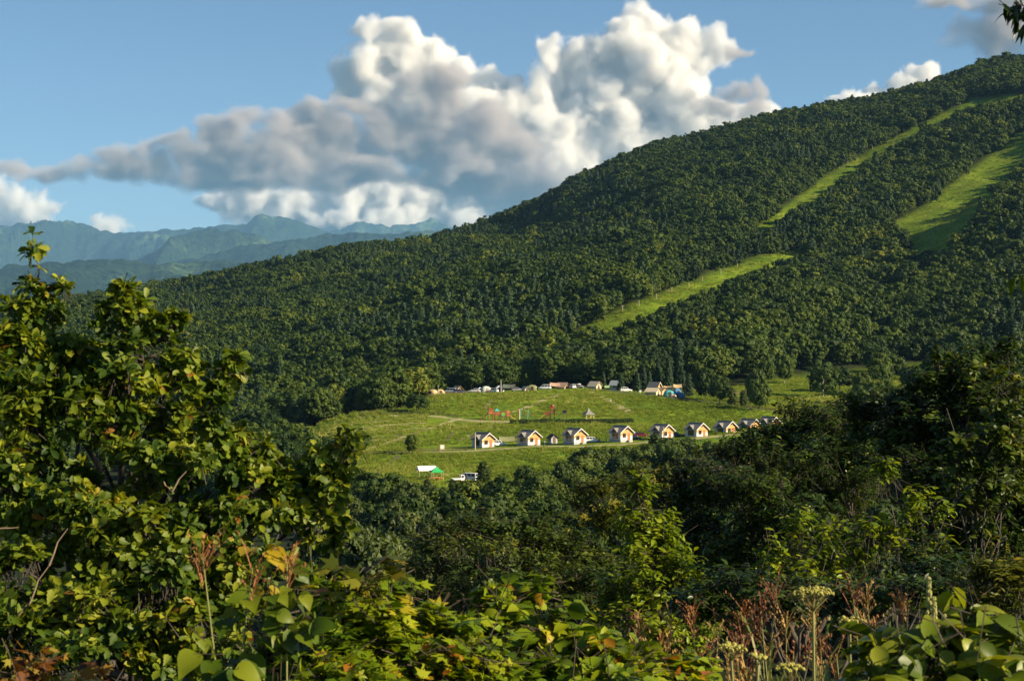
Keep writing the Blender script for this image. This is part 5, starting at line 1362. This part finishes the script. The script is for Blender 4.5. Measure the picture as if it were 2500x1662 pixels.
# --- near thicket, 24 to 46 m away
plant('broadleaf_tree', 'big dark glossy leaved tree filling the middle right of the thicket', 'tree', foot(1960, 39),
      [(1790,1150,130,100,39),(1930,1060,130,90,40),(2060,1090,150,130,39),(1880,1220,200,140,38),(2080,1260,160,150,38),(1760,1290,140,130,39),(1930,1370,230,130,38),(1700,1180,80,70,40),(1650,1250,90,100,40),(2180,1180,110,120,40),(1810,1112,90,46,40),(1900,1062,76,40,40),(1985,1022,90,46,40),(2080,1010,70,50,40)],
      SMALL, .115, 42000, 'alt', dark_t, dark_s, m_bark, 60, 16, .34, 7, .22, 1, .16, droop=.35, seed=21)
plant('broadleaf_tree', 'tall dark tree at the right edge rising to the level of the forest', 'tree', foot(2330, 30),
      [(2330,930,110,90,30),(2430,900,100,90,30),(2250,1010,110,90,30),(2400,1050,150,130,29.5),(2200,1100,100,100,30),(2330,1180,170,130,29.5),(2480,1200,130,150,30),(2180,980,60,50,31),(2420,1340,160,130,30),(2280,1330,120,100,30),(2110,1040,70,70,31),(2300,1440,160,90,30),(2450,1450,120,120,29.5),(2470,1020,90,120,30)],
      OVAL, .105, 36000, 'alt', dark_t, dark_s, m_bark, 90, 16, .36, 7, .2, 1, .14, droop=.3, seed=22)
plant('vine_draped_tree', 'lighter green creeper leaves hanging on the right edge of the dark tree', 'tree', foot(2420, 26),
      [(2360,880,60,40,26),(2400,1240,90,70,26),(2340,1130,70,60,26),(2440,960,80,70,26),(2380,1060,90,70,26),(2470,1100,60,90,26),(2430,1180,80,60,26),(2290,860,40,25,26)], HEART, .08, 2400, 'alt', mid_t, mid_s, m_bark, 90, 10, .4, 6, .2, 1, .03, droop=.5, seed=23)
plant('yellowing_tree', 'yellow tinged tree behind the bright green sapling', 'tree', foot(1540, 46),
      [(1480,1205,90,60,46),(1570,1160,70,50,46),(1600,1210,80,60,46),(1650,1170,40,60,46),(1440,1250,70,50,46),(1560,1280,120,70,46),(1420,1190,30,25,46)], SMALL, .12, 6500, 'alt', gold_t, gold_s, m_bark, 0, 12, .38, 7, .25, 1, .1, droop=.4, seed=24)
plant('alder_shrub', 'broad olive green shrub in the middle of the thicket', 'shrub', foot(1220, 35),
      [(1180,1290,110,50,35),(1290,1300,110,60,35),(1080,1310,110,50,36),(1380,1340,110,60,35),(1200,1370,200,80,34.5),(1400,1420,140,70,34),(1060,1390,110,70,35),(1250,1450,240,70,34),(1480,1380,80,60,35)],
      SMALL, .105, 17000, 'alt', mid_t, mid_s, m_bark, 60, 16, .34, 7, .24, 3, .08, droop=.3, seed=25, spread=.8)
plant('lime_sapling', 'bright yellow green conical sapling left of the dark tree', 'tree', foot(1590, 25),
      [(1560,1180,35,40,25),(1580,1240,70,50,25),(1560,1310,95,60,25),(1620,1300,70,60,25.3),(1590,1390,130,70,25),(1520,1440,80,60,25),(1640,1460,120,70,25),(1560,1510,150,60,24.7),(1690,1540,90,50,25)],
      OVAL, .098, 6200, 'alt', lime_t, lime_s, m_bark, 200, 12, .38, 7, .24, 1, .07, droop=.45, up=.9, seed=26)
plant('lime_shrub', 'light green arching shrub in front of the big dark tree', 'shrub', foot(1960, 23),
      [(1950,1270,45,50,23.5),(2030,1290,45,60,23),(1980,1360,90,50,23),(1880,1350,50,60,23),(1850,1400,60,40,23),(2010,1420,80,40,23)], OVAL, .09, 1500, 'alt', lime_t, lime_s, m_bark, 110, 9, .4, 7, .3, 2, .04, droop=.5, up=.9, seed=27)
plant('lime_shrub', 'light green shrub with drooping leaves right of the arching one', 'shrub', foot(2210, 23),
      [(2230,1220,60,50,23),(2280,1240,50,40,23),(2130,1270,45,50,23),(2180,1300,70,45,23),(2240,1330,70,50,23),(2110,1340,50,40,23),(2170,1130,40,30,24)], OVAL, .095, 1500, 'alt', lime_t, lime_s, m_bark, 110, 9, .4, 7, .3, 2, .04, droop=.55, up=.8, seed=28)
plant('thicket_shrub', 'low dark shrub under the big dark tree', 'shrub', foot(1900, 20),
      [(1800,1440,160,60,20),(1980,1460,160,60,20),(2180,1440,160,70,20),(2380,1450,150,90,20),(2300,1380,120,70,21),(1700,1480,90,50,20)], OVAL, .085, 6500, 'alt', dark_t, dark_s, m_bark, 60, 12, .4, 7, .2, 3, .05, droop=.3, seed=29, spread=1.0)
plant('thicket_shrub', 'dry grassy yellow shrub at the right edge below the dark tree', 'shrub', foot(2440, 17),
      [(2440,1370,70,60,17),(2400,1420,60,60,17),(2480,1440,50,80,17)], LANCE, .09, 1600, 'alt', gold_t, gold_s, m_bark, 60, 8, .5, 8, .2, 3, .02, droop=.0, up=1.6, seed=30, spread=.4)
# --- the oak at the left, 12 m away
plant('oak_tree', 'young oak with lobed leaves filling the left side of the picture', 'tree', foot(230, 13.5),
      [(85,775,60,60,13),(50,860,80,80,12.8),(170,870,110,85,13),(305,775,75,65,12.8),(298,712,30,30,12.8),(390,800,46,40,12.7),(430,775,26,24,12.7),(350,880,110,75,12.6),(455,905,55,45,12.6),(565,895,34,36,12.6),(535,940,50,40,12.6),(240,1000,190,110,12.4),(80,1040,130,140,12.2),
       (460,1010,90,70,12.4),(370,1120,180,100,12.2),(560,1080,70,60,12.4),(600,1160,100,75,12.4),(700,1170,75,55,12.5),(785,1125,46,40,12.5),(850,1082,36,32,12.5),(730,1240,95,75,12.5),(810,1190,60,55,12.5),(20,1180,110,130,12.1),(10,960,80,90,12.5),(815,1290,40,45,12.7),(560,1270,150,90,12.2),(180,1250,220,130,12),(370,1330,190,100,11.8),
       (580,1390,160,85,11.9),(120,1440,210,120,11.6),(340,1470,200,100,11.4),(220,1590,250,110,11.2),(500,1550,160,90,11.3),(40,1600,120,120,11.2)],
      OAK, .084, 26000, 'whorl', oak_t, oak_s, m_bark, 300, 20, .25, 6, .10, 1, .06, up=.55, droop=.2, seed=31, shell=.45, rnd=.6)
plant('oak_sprout', 'thin upright leader shoot standing above the oak at the far left', 'shoot', P(90, 760, 13),
      [(82,600,14,22,13,.05),(90,650,18,12,13,.05),(70,690,28,14,13,.05),(105,710,30,18,13,.06),(140,680,14,12,13,.05),(160,700,12,14,13,.04)], OAK, .085, 170, 'whorl', oak_t, oak_s, m_twig, 170, 4, .5, 5, .06, 1, .012, up=1.2, seed=32)
# --- closer shrubs along the bottom edge
plant('maple_shrub', 'yellow green maple shrub with small pointed leaves at the bottom centre', 'shrub', foot(930, 9.3),
      [(840,1440,110,45,9.4),(960,1430,70,40,9.5),(920,1510,160,60,9.2),(1060,1520,110,60,9.3),(1000,1600,220,60,9),(1160,1590,110,60,9.2),(820,1590,130,60,9),(660,1570,80,60,9.4),(640,1650,110,40,9.2),(900,1660,300,40,8.9),(1180,1660,130,40,9)],
      MAPLE, .078, 4800, 'alt', map_t, map_s, m_twig, 300, 12, .42, 6, .16, 3, .025, droop=.15, up=.5, seed=41, spread=.5)
plant('maple_sprig', 'yellow and orange leaf tips along the top of the maple shrub', 'shrub', foot(900, 9.0),
      [(850,1385,60,12,9.2,.1),(930,1375,40,22,9.2,.1),(990,1390,30,22,9.2,.1),(890,1420,40,20,9.1,.1)], MAPLE, .085, 90, 'alt', gold_t, gold_s, m_twig, 90, 5, .5, 5, .1, 2, .012, seed=42, up=.5, spread=.3)
plant('raspberry_shrub', 'shrub with broad toothed leaves at the lower centre right of the maple', 'shrub', foot(1290, 10.5),
      [(1200,1440,60,30,10.8),(1300,1430,60,30,10.8),(1230,1490,80,40,10.5),(1330,1530,110,50,10.3),(1180,1540,60,40,10.4),(1440,1570,120,50,10.2),(1560,1600,120,50,10),(1360,1620,160,50,9.8),(1680,1630,110,40,10),(1250,1640,140,40,9.8),(1520,1650,180,30,9.7)],
      BROAD, .088, 2700, 'alt', map_t, map_s, m_twig, 300, 9, .45, 5, .16, 3, .02, droop=.3, up=.5, seed=43, spread=.6)
plant('broad_leaf_sprout', 'single stem with two large drooping leaves above the lower shrubs', 'shoot', foot(1440, 9.6),
      [(1400,1475,26,8,9.6,.04),(1480,1488,22,8,9.6,.04)], BROAD, .17, 5, 'alt', vine_t, vine_s, m_twig, 5, 2, .3, 2, .06, 1, .012, seed=44, droop=.2)
plant('wild_vine', 'climbing vine with large heart shaped leaves left of the maple', 'vine', foot(640, 8.2),
      [(700,1390,60,25,8.3,.2),(650,1450,60,25,8.2,.2),(740,1440,40,30,8.2,.2),(690,1480,40,40,8.1,.2),(750,1520,40,30,8.1,.2),(510,1575,40,20,8,.2),(560,1510,30,30,8.1,.2),(560,1640,60,30,8,.2),(680,1560,50,30,8.1,.2),(600,1600,40,30,8.1,.2)],
      HEART, .085, 120, 'alt', vine_t, vine_s, m_twig, 120, 4, .6, 2, .08, 2, .006, droop=.7, up=.1, seed=45, spread=.2, face=(.35,-1.1,.3), rnd=.3)
plant('yellow_vine_tip', 'two clear yellow heart leaves on a trailing vine tip', 'vine', P(690, 1420, 8.2),
      [(625,1330,18,14,8.2,.04),(665,1345,14,12,8.2,.04)], HEART, .075, 4, 'alt', yel_t, yel_s, m_twig, 4, 2, .3, 2, .05, 1, .006, seed=46, droop=.5, face=(.3,-1.4,.2))
plant('rust_red_maple', 'red brown leaves in the bottom left corner', 'shrub', foot(90, 8.6),
      [(90,1610,60,34,8.7,.25),(30,1650,70,25,8.6,.25),(190,1640,60,25,8.6,.25)], MAPLE, .07, 130, 'alt', rust_t, rust_s, m_twig, 130, 7, .6, 4, .12, 2, .008, seed=48, rnd=.7)
plant('knotweed', 'large leaved weed with cream flower spikes in the bottom right corner', 'plant', foot(2290, 7.6),
      [(2170,1560,80,24,7.6,.3),(2290,1530,90,26,7.7,.3),(2420,1520,80,34,7.7,.3),(2230,1600,110,26,7.5,.3),(2380,1590,110,34,7.5,.3),(2480,1600,60,50,7.6,.3),(2120,1640,100,24,7.4,.3),(2300,1650,140,24,7.4,.3),(2450,1660,90,30,7.4,.3),(2330,1480,40,20,7.8,.2)],
      BROAD, .115, 560, 'alt', weed_t, weed_s, m_twig, 300, 7, .5, 4, .16, 4, .012, droop=.35, up=.4, seed=49, spread=.5)
# --- tree just outside the frame at the right: its branch tips hang into the picture and its crown shades the thicket
plant('overhanging_tree', 'dark leafy twigs hanging into the top right corner', 'tree', foot(2950, 11),
      [(2490,20,34,26,11,.12),(2500,50,20,24,11,.1),(2560,-60,70,50,11,.4),(2760,-200,170,150,11.2),(3000,0,260,220,11.5),(3000,400,260,240,11.5),(2900,700,200,150,11.3),(2700,480,90,90,11.2)], LANCE, .11, 4200, 'alt', dark_t, dark_s, m_bark, 40, 12, .4, 6, .16, 1, .11, droop=.8, up=.0, seed=51)
plant('overhanging_branch', 'pale green hanging leaf tips at the middle of the right edge', 'branch', foot(2640, 12),
      [(2488,672,20,16,12,.08),(2520,660,30,20,12,.1)], LANCE, .11, 26, 'alt', lime_t, lime_s, m_bark, 26, 3, .5, 5, .1, 1, .02, droop=.9, up=.0, seed=52)

# --- silver grass with reddish plumes, umbels, knotweed spikes
m_stalk = plain('grass_stalk', (0.20, 0.20, 0.055), .7, scale=6, var=.25)
m_blade = leaf_mat('grass_blades', [(0,(0.06,0.10,0.012)),(.6,(0.12,0.15,0.02)),(1,(0.28,0.20,0.06))], 'tint', .5, .3, .4)
m_plume = [plain('plume_%s' % n, c, .8, scale=9, var=.25) for n, c in (('red_brown',(0.15,0.055,0.022)),('straw',(0.34,0.21,0.065)),('rust',(0.26,0.11,0.03)))]
def ribbon_blade(V_, F_, p, d, L, w, sag, n=5):
    s_ = d.cross(Vector((0,0,1))).normalized(); b0 = len(V_)
    for i in range(n+1):
        t = i/n; c = p + d*L*t + Vector((0,0,-sag*L*t*t)); ww = w*(1-t**2)*.5+.0006
        V_ += [c-s_*ww, c+s_*ww]
    for i in range(n): F_ += [(b0+2*i, b0+2*i+1, b0+2*i+3, b0+2*i+2)]
def silver_grass_meshes(seed, h, plume_n):
    r = np.random.default_rng(seed)
    g = Geo(); lean = Vector((r.normal()*.08, r.normal()*.05, 0))
    topv = Vector((0,0,h)) + lean*h
    g.tube([Vector((0,0,-.1)), Vector((0,0,h*.5))+lean*h*.25, topv], [.006,.005,.003], 5)
    st = g.mesh('stalk', m_stalk)
    V_, F_ = [], []
    for i in range(7):
        a_ = r.random()*6.28; z = h*(.05+.6*r.random())
        ribbon_blade(V_, F_, Vector((0,0,z))+lean*z, Vector((math.cos(a_)*.45, math.sin(a_)*.45, .9)).normalized(), .5+.4*r.random(), .014, .55)
    bl = mesh_np('blade', [tuple(q) for q in V_], F_, m_blade, r.random(len(V_)))
    V_, F_ = [], []
    for i in range(plume_n):
        a_ = r.random()*6.28; z0 = topv + Vector((0,0,-.16*r.random()))
        up_ = .9+.9*r.random()
        dr = Vector((math.cos(a_)*.55, math.sin(a_)*.55, up_)).normalized()
        Ls = .17+.13*r.random(); sg_ = .25+.45*r.random(); ribbon_blade(V_, F_, z0, dr, Ls, .004, sg_, 6)
        for j in range(11):                                           # spikelets along the strand
            t = .12+.86*j/11; c = z0 + dr*Ls*t + Vector((0,0,-sg_*Ls*t*t)); b_ = r.random()*6.28
            ribbon_blade(V_, F_, c, (dr + Vector((math.cos(b_)*.45, math.sin(b_)*.45, -.3*t))).normalized(), .024, .0055, .2, 2)
    return st, bl, (V_, F_)
sg_kinds = []
for k in range(6):
    st, bl, (V_, F_) = silver_grass_meshes(100+k, 1.0, 10 + (k % 3)*4)
    sg_kinds.append((st, bl, [mesh_np('plume', [tuple(q) for q in V_], F_, m_plume[c]) for c in range(3)]))
gr = np.random.default_rng(8)
SPOTS = [(1575,1500,0),(1640,1495,1),(1690,1490,2),(1715,1535,1),(1760,1540,0),(1800,1480,2),(1835,1540,0),(1880,1430,0),(1905,1465,0),(1925,1500,2),(1965,1505,1),(2015,1490,1),(2030,1455,2),(2100,1430,0),(2180,1440,1),(2195,1470,1),(2225,1455,2),
         (1610,1555,2),(1660,1560,1),(1745,1585,1),(1790,1590,0),(1850,1580,2),(1905,1565,1),(1940,1560,0),(1985,1545,2),(2060,1530,1),(2110,1520,2),(1540,1545,1),(1700,1610,2),(1820,1625,1),(2000,1600,1),(1570,1600,0),(1880,1620,0),(2060,1590,2)]
SG_LABEL = ['red brown', 'straw coloured', 'rusty']
for i, (px, py, c) in enumerate(SPOTS):
    D = 10.4 + 1.8*gr.random() - (py-1500)/160
    topp = P(px, py+14, D); base = Vector((topp.x + gr.normal()*.05, D, float(ground_z(topp.x, D))))
    h = max(.5, topp.z - base.z); kd = sg_kinds[i % 6]
    t = empty('silver_grass', base, gr.random()*6.28)
    for nm, me in (('stalk', kd[0]), ('blade', kd[1])):
        o = link(nm, me, t); o.scale = (1, 1, h)
    lean_top = kd[0].vertices[-1].co
    o = link('plume', kd[2][c], t, Vector((0,0,h-1.0)))
    row = 'in the back row' if py < 1495 else 'in the middle row' if py < 1562 else 'in the front row'
    side = 'left of the umbels' if px < 1780 else 'under the tall umbel' if px < 2010 else 'by the knotweed'
    tag(t, '%s plumed silver grass stalk %s, %s' % (SG_LABEL[c], row, side), 'grass stalk', '%s silver grass %s %s' % (SG_LABEL[c], row, side))
for i, (px, py, sc) in enumerate(((540,1335,1.0),(575,1370,.9),(700,1368,.9))):
    t = empty('rust_plume', P(px, py+70, 8.1)); o = link('plume', sg_kinds[(i*2+1) % 6][2][2], t, Vector((0,0,-1.0*sc+.10))); o.scale = (sc, sc, sc)
    o = link('stalk', sg_kinds[(i*2+1) % 6][0], t, Vector((0,0,-1.0*sc+.10))); o.scale = (sc, sc, sc)
    tag(t, 'rust red withered plume ' + ('left of the yellow vine leaves','just below the leftmost rust plume','right of the yellow vine leaves')[i], 'plume', 'rust plumes by the vine')
# plain stalks and blades between them: nobody could count these
V_, F_, T_ = [], [], []
for i in range(1500):
    px = gr.uniform(1380, 2330); D = gr.uniform(8.6, 14.5); x = (px-MID_X)/LENS_PX*D; z = float(ground_z(x, D)); a_ = gr.random()*6.28; k = len(V_)
    ribbon_blade(V_, F_, Vector((x, D, z)), Vector((math.cos(a_)*.22, math.sin(a_)*.22, 1)).normalized(), gr.uniform(.5, 1.25), .012, gr.uniform(.02,.35), 5); T_ += [gr.random()]*(len(V_)-k)
sgm = link('grass_thicket', mesh_np('grass_thicket', [tuple(q) for q in V_], F_, m_blade, T_)); tag(sgm, 'tall green and straw grass blades between the plumed stalks', 'grass', kind='stuff')
m_umbel = plain('yellow_green_florets', (0.30, 0.28, 0.055), .8, scale=30, var=.35, bump=.3)
def umbel(label, px, py, D, w, n, seed):
    r = np.random.default_rng(seed); c = P(px, py, D); base = Vector((c.x, D, float(ground_z(c.x, D))))
    t = empty('umbel_flower', base); H = c.z - base.z
    g = Geo(); g.tube([(0,0,-.1),(r.normal()*.02,0,H*.5),(0,0,H-w*.55)], [.012,.010,.006], 6).part('stem', m_stalk, t)
    for i in range(n):
        a_ = i*2.4; rr = w*.5*math.sqrt((i+.5)/n); e = Vector((rr*math.cos(a_), rr*math.sin(a_)*.9, H - .5*rr*rr/w + r.normal()*.006))
        g = Geo(); g.tube([(0,0,H-w*.55), tuple(e)], [.0025,.0018], 4); ry = g.part('ray', m_stalk, t)
        g = Geo()
        for j in range(12):
            d = unit(r.normal(size=3)); d[2] = abs(d[2]); q_ = e + Vector(d)*w*.075
            g.lathe([(0,-.006),(.006,-.002),(.0065,.003),(0,.007)], 5, tuple(q_))
        g.part('floret_cluster', m_umbel, ry)
    return tag(t, label, 'flower', 'yellow green umbels')
umbel('large yellow green umbel standing above the grass', 1985, 1440, 9.2, .19, 26, 1)
umbel('smaller umbel right of and below the large one', 2075, 1510, 9.4, .13, 16, 2)
umbel('umbel at the left of the grass, beside the rusty plumes', 1785, 1575, 8.8, .13, 16, 3)
umbel('pale umbel at the bottom edge under the grass', 1925, 1625, 8.4, .13, 16, 4)
umbel('small umbel between the two lower ones', 1850, 1600, 8.6, .08, 10, 5)
m_spike = plain('cream_flower_spikes', (0.30, 0.29, 0.09), .8, scale=30, var=.3)
def spike(label, px, py, D, L, seed):
    r = np.random.default_rng(seed); c = P(px, py, D); base = Vector((c.x, D, c.z-.75)); t = empty('flower_spike', base)
    Geo().tube([(0,0,0),(0,0,.75-L)], [.006,.004], 5).part('stem', m_stalk, t)
    g = Geo()
    for i in range(46):
        z = .75 - L*r.random(); rr = .012*(1-(z-(.75-L))/L*.75); a_ = r.random()*6.28
        g.lathe([(0,-.010),(.0065,-.004),(.006,.005),(0,.011)], 5, (rr*math.cos(a_), rr*math.sin(a_), z))
    g.part('florets', m_spike, t)
    return tag(t, label, 'flower', 'cream knotweed spikes')
for i, (px, py, L, lab) in enumerate(((2268,1412,.17,'tallest cream flower spike above the knotweed leaves'),(2280,1460,.12,'cream spike right below the tallest one'),(2205,1530,.1,'cream spike at the left of the knotweed'),(2305,1500,.11,'cream spike in the middle of the knotweed'),
                                      (2345,1510,.09,'short cream spike right of the middle one'),(2410,1520,.1,'cream spike near the right edge'),(2240,1575,.09,'low cream spike above the front leaves'),(2150,1560,.08,'small cream spike at the far left of the weed'),(2460,1560,.1,'cream spike in the right corner'),(2020,1625,.09,'lone cream spike at the bottom edge left of the knotweed'))):
    spike(lab, px, py, 7.7, L, 60+i)
# bare twigs catching the sun inside the oak
g = Geo(); tb = P(60, 1560, 11)
for a_, c_ in (((70,1480),(120,1380)),((120,1380),(165,1290)),((0,1290),(45,1287)),((20,1560),(70,1470)),((420,1200),(400,1175)),((420,1200),(455,1150)),((30,1560),(20,1500)),((30,1590),(60,1545))):
    limb(g, P(*a_, 11.1)-tb, P(*c_, 11.1)-tb, .007, .003, np.random.default_rng(3), 5, 3, .02)
tw = g.part('dead_twigs', plain('pale_dead_wood', (0.26,0.18,0.11), .8), None, loc=tb); tag(tw, 'bare pale twigs catching the sun inside the left oak', 'twigs', kind='stuff')
# ground cover under everything near
n_ = 30000
Dn = np.exp(ng_.uniform(math.log(5.5), math.log(120), n_)); xn = ng_.uniform(-.32, .36, n_)*Dn
hn = ng_.uniform(.05, .5, n_)*np.minimum(1.6, .5+Dn/40); pos = np.stack([xn, Dn, ground_z(xn, Dn)+hn], 1)
nr = unit(ng_.normal(size=(n_,3))*.6+np.array([0,-.1,1])); V_, F_ = scatter(*OVAL[0], pos, frames(unit(np.cross(nr, ng_.normal(size=(n_,3)))), nr), (.08+.004*Dn)*ng_.uniform(.8,1.6,n_))
ug = link('undergrowth', mesh_np('undergrowth', V_, F_, mid_t, np.repeat(ng_.random(n_)*.7, len(OVAL[0][0])))); tag(ug, 'low dark undergrowth covering the near slope', 'undergrowth', kind='stuff')
